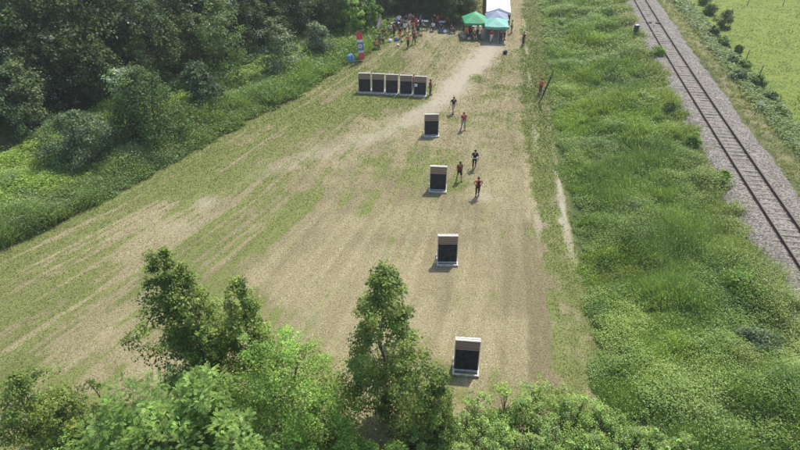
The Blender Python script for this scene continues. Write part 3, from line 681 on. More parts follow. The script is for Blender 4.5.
for j, (px, py, h, R, lab) in enumerate([
    (704, 4, 1.8, 1.0, 'dark shrub of the meadow hedge farthest up the track'),
    (722, 27, 2.3, 1.2, 'tallest dark shrub of the meadow hedge, standing out against the pasture'),
    (709, 14, 1.4, .9, 'grey shrub of the meadow hedge just up the track from the tallest dark one'),
    (712, 38, 1.3, .9, 'pale shrub of the meadow hedge just down the track from the tallest dark one'),
    (722, 48, 1.2, .9, 'low grey shrub of the meadow hedge left of the dark small one'),
    (737, 54, 1.2, .6, 'dark small shrub of the meadow hedge halfway down the track'),
    (729, 66, 1.2, .9, 'low pale shrub of the meadow hedge directly above the flat-topped one'),
    (741, 72, 1.5, 1.1, 'flat-topped green shrub of the meadow hedge'),
    (735, 84, 1.3, .9, 'pale grey shrub of the meadow hedge left of the flat-topped one'),
    (756, 88, 1.3, .9, 'dark green shrub of the meadow hedge above the white signal plate'),
    (768, 102, 1.2, .8, 'pale-topped shrub of the meadow hedge right of the white signal plate'),
    (776, 116, 1.0, .8, 'small shrub of the meadow hedge nearest the right edge')]):
    p = G(px, py, .8); plant('hedge_shrub', lab, 'shrub', (float(p[0]), float(p[1]), float(ground_z(*p)) - .05), tree_meshes(830 + j, h * (1 if 'dark' in lab else .8), .1, R * (1 if 'tallest' in lab else .8), rnd_low, 50, 50, .17, [BK, GY_, BL][(0 if 'tallest' in lab or 'dark small' in lab else (1 if 'pale' in lab or 'grey' in lab else 2))], rc=.33, stems=4, trunk_r=.025))

# ------------------------------------------------------------------ archery butts
WOODP = principled('pale_weathered_timber', (.47, .45, .41), .85, .25, 7, bump=.3)
FOAMB = principled('black_foam', (.020, .021, .023), .9, .3, 3.5, col2=(.045, .043, .042))
def layered(name, c1, c2, per):
    m, nt, N, L = new_mat(name); out = N.new('ShaderNodeOutputMaterial'); b = N.new('ShaderNodeBsdfPrincipled'); L.new(b.outputs[0], out.inputs[0]); b.inputs['Roughness'].default_value = .9
    tc = N.new('ShaderNodeTexCoord'); w = N.new('ShaderNodeTexWave'); w.bands_direction = 'Z'; w.inputs['Scale'].default_value = per; w.inputs['Distortion'].default_value = 1.2; w.inputs['Detail'].default_value = 2
    L.new(tc.outputs['Object'], w.inputs['Vector']); r = N.new('ShaderNodeValToRGB'); r.color_ramp.elements[0].color = (*c1, 1); r.color_ramp.elements[1].color = (*c2, 1); r.color_ramp.elements[0].position = .25; r.color_ramp.elements[1].position = .6
    L.new(w.outputs['Fac'], r.inputs[0]); L.new(r.outputs[0], b.inputs['Base Color']); return m
FOAMT = layered('brown_layered_foam', (.15, .095, .065), (.44, .30, .215), 3.2)
SIDEM = principled('pale_side_plank', (.50, .46, .38), .85, .25, 6)
PAPER = principled('paper', (.75, .77, .78), .8, .04, 5)
def make_butt():
    t = thing('archery_butt', 'x', 'archery butt', group='archery butts on the field')
    fr = MB()
    for sx in (-1, 1): fr.box((sx * .655, .1, .07), (.10, 1.25, .14), bev=.01)
    fr.box((0, -.47, .075), (1.20, .10, .15), bev=.01); fr.box((0, .62, .07), (1.20, .10, .12), bev=.01)
    fr.box((0, -.06, .06), (1.20, .30, .10))
    fr.build('base_frame', WOODP, t)
    tilt = math.radians(11); M = Matrix.Rotation(-tilt, 3, 'X'); o = Vector((0, -.12, .15))
    def P(x, y, z): return o + M @ Vector((x, y, z))
    f = MB()
    for k in range(3): f.box(P(0, .15, .625 + .0 + k * 0), (1.2, .30, 1.25), M) if k == 0 else None
    f.build('foam_core', FOAMB, t)
    u = MB()
    for k in range(4): u.box(P(.006 * (-1) ** k, .152 + .004 * (k % 2), 1.256 + .0625 + k * .133), (1.2, .30, .126), M, bev=.012)
    u.build('foam_layers', FOAMT, t)
    for sx in (-1, 1): MB().box(P(sx * .632, .16, .88), (.055, .26, 1.76), M, bev=.008).build('side_plank', SIDEM, t)
    b = MB()
    for k in (0, 1): b.box(P(0, .07 + .17 * k, 1.84), (1.34, .15, .075), M, bev=.01)
    for sx in (-1, 1): b.tube([P(sx * .5, .155, 1.80), P(sx * .5, .155, 1.93)], .018, 6)
    b.build('top_board', WOODP, t)
    for sx in (-1, 1): MB().tube([P(sx * .55, .30, 1.6), Vector((sx * .6, .66, .13))], .035, 6).build('back_strut', WOODP, t)
    return t
BUTT = make_butt()
butts = [(364.5, 94, .10, 'black-faced archery butt at the left end of the row of five'), (378, 94.5, .10, 'second black-faced archery butt from the left in the row of five'),
         (391.8, 95.5, .10, 'middle black-faced archery butt in the row of five'), (406, 96.5, .10, 'fourth black-faced archery butt from the left in the row of five'),
         (420, 97.5, .10, 'archery butt with a pale paper spot, at the right end of the row of five'),
         (431.5, 138, .02, 'single archery butt standing farthest back, on the edge of the pale track'),
         (438, 193.5, .02, 'single archery butt beside the green patch and the three walking people'), (447.5, 267, .0, 'single archery butt alone on dry stubble, second nearest'),
         (466.5, 377, -.03, 'nearest and largest archery butt, at the bottom by the lime bushes')]
for i, (px, py, rz, lab) in enumerate(butts):
    p = G(px, py); loc = (float(p[0]), float(p[1]) + .52, float(ground_z(p[0], p[1] + .5)))
    a = -math.atan2(p[0], p[1]) * .35 + (-.10 if i < 5 else 0) + (.02, -.03, .01, .03, -.02, .05, -.05, .03, -.03)[i]
    if i == 0: BUTT.location = loc; BUTT.rotation_euler = (0, 0, a); BUTT['label'] = lab
    else: r = copy_tree(BUTT, loc, a, 1.0, lab)
    if i == 4:
        tilt = math.radians(11); M = Matrix.Rotation(-tilt, 3, 'X'); c = Vector((0, -.12, .15)) + M @ Vector((-.42, -.006, .95))
        MB().box(c, (.26, .008, .30), M).build('paper_target', PAPER, r)

# ------------------------------------------------------------------ tents
def fabric(name, col, tr=.10):
    m, nt, N, L = new_mat(name); out = N.new('ShaderNodeOutputMaterial'); b = N.new('ShaderNodeBsdfPrincipled'); b.inputs['Roughness'].default_value = .6
    tc = N.new('ShaderNodeTexCoord'); nz = N.new('ShaderNodeTexNoise'); nz.inputs['Scale'].default_value = 2.5; L.new(tc.outputs['Object'], nz.inputs['Vector'])
    r = N.new('ShaderNodeValToRGB'); r.color_ramp.elements[0].color = (*[c * .88 for c in col], 1); r.color_ramp.elements[1].color = (*[min(1, c * 1.08) for c in col], 1)
    L.new(nz.outputs['Fac'], r.inputs[0]); L.new(r.outputs[0], b.inputs['Base Color'])
    bp = N.new('ShaderNodeBump'); bp.inputs['Strength'].default_value = .4; bp.inputs['Distance'].default_value = .1; L.new(nz.outputs['Fac'], bp.inputs['Height']); L.new(bp.outputs[0], b.inputs['Normal'])
    t = N.new('ShaderNodeBsdfTranslucent'); L.new(r.outputs[0], t.inputs['Color']); ms = N.new('ShaderNodeMixShader'); ms.inputs[0].default_value = tr
    L.new(b.outputs[0], ms.inputs[1]); L.new(t.outputs[0], ms.inputs[2]); L.new(ms.outputs[0], out.inputs[0]); return m
POLE = principled('grey_tent_pole', (.35, .36, .37), .45, .1, 5, metallic=.6)
def pyramid_roof(w, d, ze, zp, n=10, sag=.12):
    """pop-up canopy: four faces sagging between the ridges, with a valance"""
    vs = []; fs = []; th = .012
    for lay, dz in ((0, 0), (1, -th)):
        for j in range(n + 1):
            for i in range(n + 1):
                x = (i / n * 2 - 1); y = (j / n * 2 - 1); q = max(abs(x), abs(y)); e = min(abs(x), abs(y)) / max(q, 1e-6)
                z = zp + (ze - zp) * q - sag * (1 - e) * q * (1 - q * .4) * 1.0 + .0
                vs.append((x * w / 2, y * d / 2, z + dz))
    m = (n + 1) ** 2
    for j in range(n):
        for i in range(n):
            a = j * (n + 1) + i; q = (a, a + 1, a + n + 2, a + n + 1); fs.append(q); fs.append(tuple(m + k for k in q[::-1]))
    return vs, fs
def popup(label, loc, rz, w, d, col, ze=2.0, zp=3.05):
    t = thing('popup_tent', label, 'tent', loc, rz, None); fm = fabric('canopy_fabric', col)
    vs, fs = pyramid_roof(w, d, ze, zp); c = MB().add(vs, fs).build('canopy', fm, t, True)
    v = MB(); 
    for sx, sy, L_, ax in ((0, -1, w, 0), (0, 1, w, 0), (-1, 0, d, 1), (1, 0, d, 1)):
        n = 8
        for k in range(n):
            u = (k + .5) / n - .5; hgt = .24 + .02 * math.sin(k * 2.1); sg = .10 * (1 - (2 * abs(u)) ** 2)
            v.box((sx * w / 2 if ax else u * L_, sy * d / 2 if not ax else u * L_, ze - sg - hgt / 2 - .015), (.012 if ax else L_ / n, L_ / n if ax else .012, hgt))
    v.build('valance', fm, c)
    for sx in (-1, 1):
        for sy in (-1, 1):
            MB().tube([(sx * (w / 2 - .04), sy * (d / 2 - .04), 0), (sx * (w / 2 - .04), sy * (d / 2 - .04), ze - .03)], .024, 6).build('pole', POLE, t)
    return t
pg = G(475, 38.5); popup('bright green pop-up tent with people beneath, left of the teal tent', (float(pg[0]), float(pg[1]) + 1.5, 0), .03, 3.1, 3.0, (.05, .36, .16))
pt = G(496.5, 42.5); popup('pale teal pop-up tent, frontmost of the line ending in the white marquee', (float(pt[0]), float(pt[1]) + 1.5, 0), -.08, 3.05, 3.0, (.14, .44, .36), zp=2.72)
popup('grey-blue pop-up tent between the teal tent and the white marquee', (float(pt[0]) + .5, float(pt[1]) + 4.58, 0), -.08, 3.05, 3.0, (.20, .25, .36), ze=1.9, zp=2.72)
def marquee(loc, rz):
    t = thing('marquee', 'long white marquee behind the grey-blue tent', 'marquee', loc, rz); wm = fabric('white_pvc', (.86, .87, .88), .1); w, ze, zp, d = 3.3, 2.05, 2.62, 20.0
    r = MB(); n = 20; vs = []; fs = []
    for j in range(n + 1):
        y = d * j / n; sg = .05 * math.sin(j * PI / 2) ** 2
        for k, (x, z) in enumerate([(-w / 2, ze), (-w / 4, (ze + zp) / 2 - .05), (0, zp), (w / 4, (ze + zp) / 2 - .05), (w / 2, ze)]): vs.append((x, y, z - sg))
        for k, (x, z) in enumerate([(-w / 2, ze), (-w / 4, (ze + zp) / 2 - .05), (0, zp), (w / 4, (ze + zp) / 2 - .05), (w / 2, ze)]): vs.append((x, y, z - sg - .012))
    for j in range(n):
        for k in range(4):
            a = j * 10 + k; fs.append((a, a + 1, a + 11, a + 10)); fs.append((a + 5, a + 15, a + 16, a + 6))
    r.add(vs, fs).build('roof', wm, t, False)
    gb = MB()
    for yy in (-.012, d + .002): gb.add([(-w / 2 + .02, yy, ze - .3), (w / 2 - .02, yy, ze - .3), (w / 2 - .02, yy, ze - .03), (0, yy, zp - .03), (-w / 2 + .02, yy, ze - .03)] + [(-w / 2 + .02, yy + .01, ze - .3), (w / 2 - .02, yy + .01, ze - .3), (w / 2 - .02, yy + .01, ze - .03), (0, yy + .01, zp - .03), (-w / 2 + .02, yy + .01, ze - .03)], [(0, 1, 2, 3, 4), (9, 8, 7, 6, 5)] + [(k, k + 5, (k + 1) % 5 + 5, (k + 1) % 5) for k in range(5)]) if yy < 1 else None
    gb.build('gable', wm, t)
    s = MB()
    for sx in (-1, 1):
        for j in range(n): s.box((sx * (w / 2 + .004), d * (j + .5) / n, ze / 2 + .02), (.012, d / n - .01, ze - .06))
    s.build('side_wall', wm, t)
    for j in range(0, n + 1, 5):
        for sx in (-1, 1): MB().tube([(sx * (w / 2 - .05), d * j / n + (.03 if j == 0 else -.03), 0), (sx * (w / 2 - .05), d * j / n + (.03 if j == 0 else -.03), ze - .04)], .03, 6).build('pole', POLE, t)
marquee((float(pt[0]) + .95, float(pt[1]) + 6.15, 0), -.13)

# ------------------------------------------------------------------ people
SKIN = principled('skin', (.50, .31, .22), .6, .08, 6)
SKINS = [SKIN, principled('skin_tanned', (.36, .21, .14), .6, .08, 6)]
HAIRS = [principled('dark_hair', (.025, .018, .014), .6, .2, 20), principled('brown_hair', (.09, .055, .03), .6, .2, 20), principled('grey_hair', (.35, .33, .31), .6, .2, 20)]
SHOE = principled('dark_shoe', (.04, .038, .036), .6, .2, 10)
CL = {}
def cloth(name, col):
    if name not in CL: CL[name] = principled(name + '_cloth', col, .85, .12, 7)
    return CL[name]
CC = dict(black=(.022, .022, .025), dark=(.045, .045, .055), navy=(.03, .04, .09), red=(.42, .045, .035), maroon=(.20, .03, .03), orange=(.62, .14, .05), white=(.72, .72, .72),
          grey=(.30, .30, .31), beige=(.48, .42, .33), hivis=(.48, .72, .08), blue=(.08, .16, .40), purple=(.22, .15, .30), brown=(.16, .10, .07), khaki=(.24, .22, .14))
def skin_mesh(name, verts, edges, radii, sub=1, root=0):
    me = bpy.data.meshes.new(name); me.from_pydata(verts, edges, []); me.update()
    o = bpy.data.objects.new(name, me); COL.objects.link(o)
    sk = o.modifiers.new('skin', 'SKIN'); sk.use_smooth_shade = True
    for v, r in zip(me.skin_vertices[0].data, radii): v.radius = (r, r) if not hasattr(r, '__len__') else r
    me.skin_vertices[0].data[root].use_root = True
    sb = o.modifiers.new('sub', 'SUBSURF'); sb.levels = sub; sb.render_levels = sub
    dg = bpy.context.evaluated_depsgraph_get(); dg.update()
    m2 = bpy.data.meshes.new_from_object(o.evaluated_get(dg)); m2.name = name
    bpy.data.objects.remove(o); bpy.data.meshes.remove(me); m2.materials.clear(); return m2
def pose_joints(kind):
    V_ = Vector; J = {}
    if kind == 'sit':
        z = .45; J['pel'] = V_((0, 0, z + .06)); J['chest'] = V_((0, .02, z + .42)); J['neck'] = V_((0, -.01, z + .58)); J['head'] = V_((0, -.04, z + .72)); J['top'] = V_((0, -.03, z + .84))
        for s, n in ((-1, 'l'), (1, 'r')):
            J['hip' + n] = V_((s * .10, -.02, z + .04)); J['knee' + n] = V_((s * .15, -.44, z + .06)); J['ank' + n] = V_((s * .14, -.46, .08)); J['toe' + n] = V_((s * .16, -.64, .04))
            J['sh' + n] = V_((s * .19, .02, z + .52)); J['el' + n] = V_((s * .26, -.06, z + .26)); J['wr' + n] = V_((s * .16, -.28, z + .16)); J['ha' + n] = V_((s * .13, -.37, z + .13))
        return J
    st = {'stand': 0, 'walk': .24, 'walkb': -.24, 'hips': .04}[kind]
    J['pel'] = V_((0, 0, .94)); J['chest'] = V_((0, -.01, 1.30)); J['neck'] = V_((0, -.02, 1.47)); J['head'] = V_((0, -.04, 1.60)); J['top'] = V_((0, -.03, 1.735))
    for s, n in ((-1, 'l'), (1, 'r')):
        f = -s * st
        J['hip' + n] = V_((s * .10, 0, .90)); J['knee' + n] = V_((s * .11, -f * .55 - (.05 if f < 0 else .03), .49)); J['ank' + n] = V_((s * .11, -f + (.05 if f < 0 else 0), .09 + (.05 if f < 0 else 0)))
        J['toe' + n] = J['ank' + n] + V_((s * .03, -.19, -.055)); J['sh' + n] = V_((s * .19, 0, 1.41))
        if kind == 'hips': J['el' + n] = V_((s * .36, .06, 1.17)); J['wr' + n] = V_((s * .20, -.06, 1.02)); J['ha' + n] = V_((s * .14, -.10, .98))
        else:
            J['el' + n] = V_((s * .26, f * .5 + .03, 1.13)); J['wr' + n] = V_((s * .27, f * .95 - .06, .89)); J['ha' + n] = V_((s * .265, f * 1.1 - .10, .80))
    return J
def person_meshes(kind):
    J = pose_joints(kind); out = {}
    # body: one continuous skin from pelvis through limbs, neck and head
    names = ['pel', 'chest', 'neck', 'head', 'top']; R = {'pel': (.15, .11), 'chest': (.165, .115), 'neck': .058, 'head': (.078, .095), 'top': (.055, .065)}
    ed = [('pel', 'chest'), ('chest', 'neck'), ('neck', 'head'), ('head', 'top')]
    for n in 'lr':
        names += ['hip' + n, 'knee' + n, 'ank' + n, 'toe' + n, 'sh' + n, 'el' + n, 'wr' + n, 'ha' + n]
        R.update({'hip' + n: .088, 'knee' + n: .058, 'ank' + n: .042, 'toe' + n: .035, 'sh' + n: .062, 'el' + n: .043, 'wr' + n: .030, 'ha' + n: (.018, .036)})
        ed += [('pel', 'hip' + n), ('hip' + n, 'knee' + n), ('knee' + n, 'ank' + n), ('ank' + n, 'toe' + n), ('chest', 'sh' + n), ('sh' + n, 'el' + n), ('el' + n, 'wr' + n), ('wr' + n, 'ha' + n)]
    ix = {n: i for i, n in enumerate(names)}
    b = skin_mesh('body', [tuple(J[n]) for n in names], [(ix[a], ix[c]) for a, c in ed], [R[n] for n in names], 2)
    ex = MB(); h = J['head']
    ex.ell(h + Vector((0, -.105, -.005)), (.014, .022, .026), 6, 5)                                   # nose
    for s in (-1, 1):
        ex.ell(h + Vector((s * .088, .0, .0)), (.012, .022, .034), 6, 5)                              # ears
    for n, s in (('l', -1), ('r', 1)):                                                                # fingers and thumb
        ha, wr = J['ha' + n], J['wr' + n]; ax = (ha - wr).normalized(); sd = Vector((0, 1, 0)); sd = (sd - ax * sd.dot(ax)).normalized() if abs(ax.y) < .95 else Vector((1, 0, 0))
        inn = ax.cross(sd).normalized() * (.3 * (1 if n == 'l' else -1))
        for k, (o, l) in enumerate(((-.027, .062), (-.009, .072), (.009, .068), (.026, .052))):
            p0 = ha + sd * o - ax * .005; p1 = p0 + ax * l * .55 + inn * .03; p2 = p0 + ax * l + inn * .09; ex.tube([p0, p1, p2], [.0095, .0085, .006], 5)
        q = wr.lerp(ha, .45) - sd * .025; ex.tube([q, q - sd * .03 + ax * .028, q - sd * .034 + ax * .058], [.011, .0095, .007], 5)
    bm = MB(); bm.add([v.co for v in b.vertices], [tuple(p.vertices) for p in b.polygons]); bm.add(ex.v, ex.f); bpy.data.meshes.remove(b)
    out['body'] = bm.mesh('body', True)
    ey = MB()
    for s in (-1, 1): ey.ell(h + Vector((s * .033, -.083, .015)), (.012, .01, .009), 6, 4)
    ey.box(h + Vector((0, -.088, -.048)), (.045, .012, .008)); out['eyes'] = ey.mesh('face_features', True)
    def shell(name, ns, es, rr, sub=1):
        i2 = {n: i for i, n in enumerate(ns)}; return skin_mesh(name, [tuple(P_[n]) for n in ns], [(i2[a], i2[c]) for a, c in es], [rr[n] for n in ns], sub)
    P_ = dict(J); P_['waist'] = J['pel'].lerp(J['chest'], .12); P_['neckb'] = J['chest'].lerp(J['neck'], .62); P_['shirt_end'] = J['pel'] + Vector((0, 0, -.02))
    for n in 'lr': P_['cuff' + n] = J['sh' + n].lerp(J['el' + n], .8); P_['hem' + n] = J['knee' + n].lerp(J['ank' + n], .86); P_['short' + n] = J['hip' + n].lerp(J['knee' + n], .95)
    out['shirt'] = shell('shirt', ['chest', 'waist', 'shirt_end', 'neckb', 'shl', 'shr', 'cuffl', 'cuffr'], [('chest', 'waist'), ('waist', 'shirt_end'), ('chest', 'neckb'), ('chest', 'shl'), ('chest', 'shr'), ('shl', 'cuffl'), ('shr', 'cuffr')],
                         {'chest': (.185, .135), 'waist': (.168, .13), 'shirt_end': (.165, .128), 'neckb': .075, 'shl': .078, 'shr': .078, 'cuffl': .066, 'cuffr': .066}, 2)
    for nm, e in (('trousers', 'hem'), ('shorts', 'short')):
        ns = ['pel', 'hipl', 'hipr'] + (['kneel', 'kneer'] if e == 'hem' else []) + [e + 'l', e + 'r']; es = [('pel', 'hipl'), ('pel', 'hipr')]; rr = {'pel': (.158, .122), 'hipl': .108, 'hipr': .108, 'kneel': .076, 'kneer': .076, 'heml': .062, 'hemr': .062, 'shortl': .095, 'shortr': .095}
        for n in 'lr': es += [('hip' + n, 'knee' + n), ('knee' + n, 'hem' + n)] if e == 'hem' else [('hip' + n, 'short' + n)]
        out[nm] = shell(nm, ns, es, rr, 1)
    hb = MB(); hb.ell(h + Vector((0, .022, .045)), (.098, .108, .108), 12, 8); out['hair'] = hb.mesh('hair', True)
    for n in 'lr':
        sh = MB(); a = J['ank' + n]; tt = J['toe' + n]; sh.ell(a.lerp(tt, .45) + Vector((0, 0, -.012)), (.052, .145, .055), 10, 6); out['shoe' + n] = sh.mesh('shoe', True)
    return out
PM = {k: person_meshes(k) for k in ('stand', 'walk', 'walkb', 'hips', 'sit')}
def with_mat(o, m):
    if len(o.data.materials) == 0: o.data.materials.append(None)
    o.material_slots[0].link = 'OBJECT'; o.material_slots[0].material = m
def person(px, py, kind, rz, shirt, legs, label, shorts=False, hair=0, group=None, z=0.0, sc=1.0, xy=None):
    p = xy if xy is not None else G(px, py)
    t = thing('person', label, 'person', (float(p[0]), float(p[1]), float(ground_z(p[0], p[1])) + z), rz, group); t.scale = (sc,) * 3
    m = PM[kind]; sk = SKINS[(px + py) % 2 if isinstance(px, int) else 0]
    with_mat(link('body', m['body'], t), sk); with_mat(link('face_features', m['eyes'], t), SHOE)
    with_mat(link('shirt', m['shirt'], t), cloth(shirt, CC[shirt])); with_mat(link('shorts' if shorts else 'trousers', m['shorts' if shorts else 'trousers'], t), cloth(legs, CC[legs]))
    with_mat(link('hair', m['hair'], t), HAIRS[hair]); with_mat(link('shoe', m['shoel'], t), SHOE); with_mat(link('shoe', m['shoer'], t), SHOE); return t
# local -Y is the front; facing away from the camera = rz pi
person(453, 113, 'walk', .4, 'black', 'beige', 'person in black top and light trousers on the pale track')
person(463, 129, 'walkb', .1, 'red', 'grey', 'person in red top and grey trousers walking right of the farthest single butt', hair=1)
p3 = person(474, 168, 'walk', PI - .1, 'black', 'black', 'person in all black with a white belt bag, walking behind two others')
MB().tube([(-.17, -.03, 1.02), (-.1, -.155, 1.02), (.1, -.155, 1.02), (.17, -.03, 1.02), (.12, .15, 1.02), (-.12, .15, 1.02), (-.17, -.03, 1.02)], .035, 6).build('belt_bag', cloth('white', CC['white']), p3)
person(459, 180, 'walkb', .2, 'maroon', 'black', 'person with dark red top and black shorts, leftmost of the three by the second butt', shorts=True)
p5 = person(477, 196, 'hips', .1, 'orange', 'black', 'person with orange top and black trousers, nearest of the three by the second butt')
v_ = MB(); v_.box((0, -.135, 1.20), (.22, .02, .40), bev=.009); v_.box((0, .125, 1.2), (.24, .02, .40), bev=.009); v_.build('black_bib', cloth('black', CC['black']), p5)
person(430, 95, 'stand', 1.2, 'maroon', 'dark', 'person in dark red standing at the right end of the row of five butts')
person(414, 90, 'stand', 3.0, 'red', 'dark', 'person in red behind the row of five butts, showing between the fourth and fifth')
person(408, 48, 'walk', .3, 'orange', 'dark', 'person in orange top walking out from the crowd, nearest the camera of the pair')
person(414, 44, 'walkb', .2, 'maroon', 'dark', 'person in dark clothing walking out from the crowd just behind the orange one')
person(523, 45, 'stand', -1.2, 'maroon', 'black', 'person in dark red standing alone on the green verge right of the tents')
person(540, 94, 'stand', -1.0, 'orange', 'maroon', 'person in orange top standing by the leaning dark banner at the verge weeds')
person(511, 33, 'stand', 1.4, 'hivis', 'dark', 'person in yellow-green high-visibility top beside the grey-blue tent')
person(487, 18, 'stand', 2.4, 'black', 'black', 'person in black standing in the gap behind the green tent')
for a in [(466, 39, 'stand', .3, 'orange', 'brown', 'person in orange top at the front of the green tent'), (471, 38, 'hips', -.4, 'maroon', 'dark', 'person in dark red top under the middle of the green tent'),
          (477, 37, 'stand', .9, 'white', 'dark', 'person in white top under the right half of the green tent'), (469, 36, 'stand', 2.2, 'red', 'black', 'person in bright red top at the back of the green tent'), (463, 36, 'hips', 1.2, 'brown', 'dark', 'person in brown top at the back left of the green tent'), (474, 40, 'sit', .2, 'maroon', 'grey', 'person in dark red top and grey trousers sitting at the front of the green tent'), (504, 40, 'stand', 1.5, 'grey', 'dark', 'person in grey top at the right post of the teal tent'), (482, 40, 'stand', -.2, 'grey', 'grey', 'person in grey standing between the green and teal tents'),
          (491, 42, 'walk', .0, 'red', 'white', 'person in red top and white trousers under the teal tent'), (500, 43, 'stand', .3, 'dark', 'black', 'person in dark clothing under the right half of the teal tent'),
          (462, 39, 'sit', .5, 'grey', 'beige', 'person in pale grey sitting at the left post of the green tent')]:
    person(*a)
# the crowd in the shade of the trees
crowd = [(376, 49, 'sit', .9, 'orange', 'dark', 'person in orange top sitting apart at the field edge, left of the crowd'), (384, 37, 'sit', .6, 'maroon', 'brown', 'person in dark red sitting at the left end of the crowd'),
         (390, 33, 'sit', .2, 'white', 'dark', 'person in white top sitting at the left end of the crowd'), (400, 39, 'stand', .5, 'black', 'orange', 'person in black and orange standing nearest the field at the front of the crowd'),
         (402, 31, 'stand', -.4, 'purple', 'navy', 'person in purple top standing at the back of the crowd'), (405, 35, 'stand', .2, 'white', 'dark', 'person in white shirt and dark trousers in the middle of the crowd'),
         (409, 32, 'stand', .8, 'white', 'grey', 'person in white shirt and grey trousers in the middle of the crowd'), (413, 34, 'hips', 0, 'orange', 'dark', 'person in orange top with hands on hips in the crowd'),
         (418, 36, 'stand', -.5, 'dark', 'black', 'person in dark clothing standing at the right end of the crowd'), (396, 30, 'stand', .4, 'blue', 'dark', 'person in blue top at the back left of the crowd'),
         (413, 27, 'stand', .2, 'maroon', 'dark', 'person in dark red at the back of the crowd'), (423, 30, 'sit', 1.5, 'grey', 'dark', 'person in grey sitting by the table at the right end of the crowd'),
         (388, 29, 'stand', 1.0, 'dark', 'khaki', 'person in dark top and khaki trousers at the back left of the crowd'), (399, 27, 'hips', .3, 'white', 'navy', 'person in white top and navy trousers behind the blue-topped one'),
         (406, 27, 'stand', 2.8, 'navy', 'beige', 'person in navy top and light trousers at the back of the crowd'), (416, 30, 'stand', 2.2, 'red', 'dark', 'person in bright red top at the back right of the crowd'),
         (420, 27, 'stand', 1.2, 'purple', 'black', 'person in purple top and black trousers at the back right of the crowd'), (380, 43, 'sit', 1.2, 'brown', 'dark', 'person in brown sitting between the lone orange sitter and the crowd'),
         (394, 36, 'stand', .9, 'maroon', 'black', 'person in dark red and black standing left of the front black-clad one'), (410, 25, 'stand', .1, 'grey', 'dark', 'person in grey standing farthest back in the crowd'),
         (433, 31, 'sit', -.6, 'white', 'dark', 'person in white top sitting left in the group beside the green tent'), (437, 28, 'stand', .3, 'maroon', 'dark', 'person in dark red standing in the group beside the green tent'),
         (441, 32, 'sit', .0, 'navy', 'blue', 'person in navy top sitting in the middle of the group beside the green tent'), (447, 28, 'stand', -.4, 'maroon', 'black', 'person in dark red and black standing right in the group beside the green tent'),
         (434, 26, 'stand', .5, 'black', 'dark', 'person in black standing at the back left of the group beside the green tent'), (442, 25, 'stand', 2.5, 'red', 'dark', 'person in red at the back of the group beside the green tent'),
         (451, 33, 'sit', .9, 'dark', 'dark', 'person in dark clothing sitting right in the group beside the green tent')]
for a in crowd: person(*a)
# seats and tables the seated people use
TBL = principled('white_table_top', (.72, .73, .74), .5, .05, 5)
CHF = principled('folding_chair_frame', (.12, .12, .13), .5, .1, 5, metallic=.5)
def chair(px, py, rz, col, label):
    p = G(px, py); t = thing('folding_chair', label, 'chair', (float(p[0]), float(p[1]), float(ground_z(*p))), rz, 'folding chairs of the crowd'); fm = cloth(col, CC[col])
    MB().box((0, -.06, .415), (.44, .42, .03), bev=.01).build('seat', fm, t); MB().box((0, .20, .70), (.44, .03, .42), Matrix.Rotation(.0, 3, 'X'), bev=.01).build('backrest', fm, t)
    for sx in (-1, 1):
        MB().tube([(sx * .21, .23, 0), (sx * .21, .23, .92)], .014, 5).build('leg', CHF, t); MB().tube([(sx * .21, -.24, 0), (sx * .21, -.24, .41)], .014, 5).build('leg', CHF, t)
for px, py, rz, c, w in [(376, 49, .9, 'blue', 'under the orange-topped sitter left of the crowd'), (384, 37, .6, 'dark', 'under the dark red sitter at the left of the crowd'), (380, 43, 1.2, 'grey', 'under the brown sitter left of the crowd'), (390, 33, .2, 'navy', 'under the white-topped sitter at the left of the crowd'),
                         (423, 30, 1.5, 'dark', 'under the grey sitter by the table'), (433, 31, -.6, 'navy', 'under the white-topped sitter beside the green tent'), (441, 32, 0, 'dark', 'under the navy sitter in the middle of the group'), (451, 33, .9, 'dark', 'under the dark sitter at the right of the group'), (462, 39, .5, 'grey', 'under the pale grey sitter at the green tent'), (474, 40, .2, 'dark', 'under the dark red sitter at the green tent')]:
    chair(px, py, rz, c, f'{c} folding chair {w}')
def table(px, py, rz, label):
    p = G(px, py); t = thing('folding_table', label, 'table', (float(p[0]), float(p[1]), float(ground_z(*p))), rz, None)
    MB().box((0, 0, .735), (1.5, .7, .035), bev=.012).build('table_top', TBL, t)
    for sx in (-1, 1):
        for sy in (-1, 1): MB().tube([(sx * .66, sy * .28, 0), (sx * .66, sy * .28, .72)], .016, 5).build('leg', CHF, t)
table(394, 28, .2, 'white folding table at the left back of the crowd'); table(423, 26, -.1, 'white folding table at the right end of the crowd')
table(443, 27, .1, 'white folding table in the group beside the green tent'); table(475, 31, .0, 'white folding table inside the green tent'); table(496, 34, -.1, 'white folding table inside the teal tent')
def bag(px, py, col, label, s=1.0, rz=0.0, z=0.0):
    p = G(px, py); t = thing('bag', label, 'bag', (float(p[0]), float(p[1]), float(ground_z(*p)) + z), rz, None); t.scale = (s,) * 3; m = cloth(col, CC[col])
    b = MB(); b.ell((0, 0, .22), (.34, .20, .23), 12, 8); b.build('bag_body', m, t, True); MB().ell((0, -.17, .17), (.2, .09, .12), 10, 6).build('pocket', m, t, True)
    MB().tube([(-.18, 0, .40), (-.1, 0, .52), (.1, 0, .52), (.18, 0, .40)], .016, 5).build('handle', m, t)
bag(505, 54, 'black', 'small black bag lying alone on the grass right of the pale track', 1.0, .4)
bag(396, 41, 'blue', 'blue bag on the ground at the front left of the crowd', .9); bag(390, 42, 'white', 'pale bag on the ground left of the blue one', .9, .5); bag(402, 42, 'grey', 'grey bag on the ground in front of the crowd', .8, 1)
bag(398, 46, 'white', 'small white bag farthest out on the grass before the crowd', .6, 1); bag(469, 40, 'beige', 'beige bag at the front edge of the green tent', .8); bag(445, 33, 'white', 'white bag on the ground in the group beside the green tent', .9)
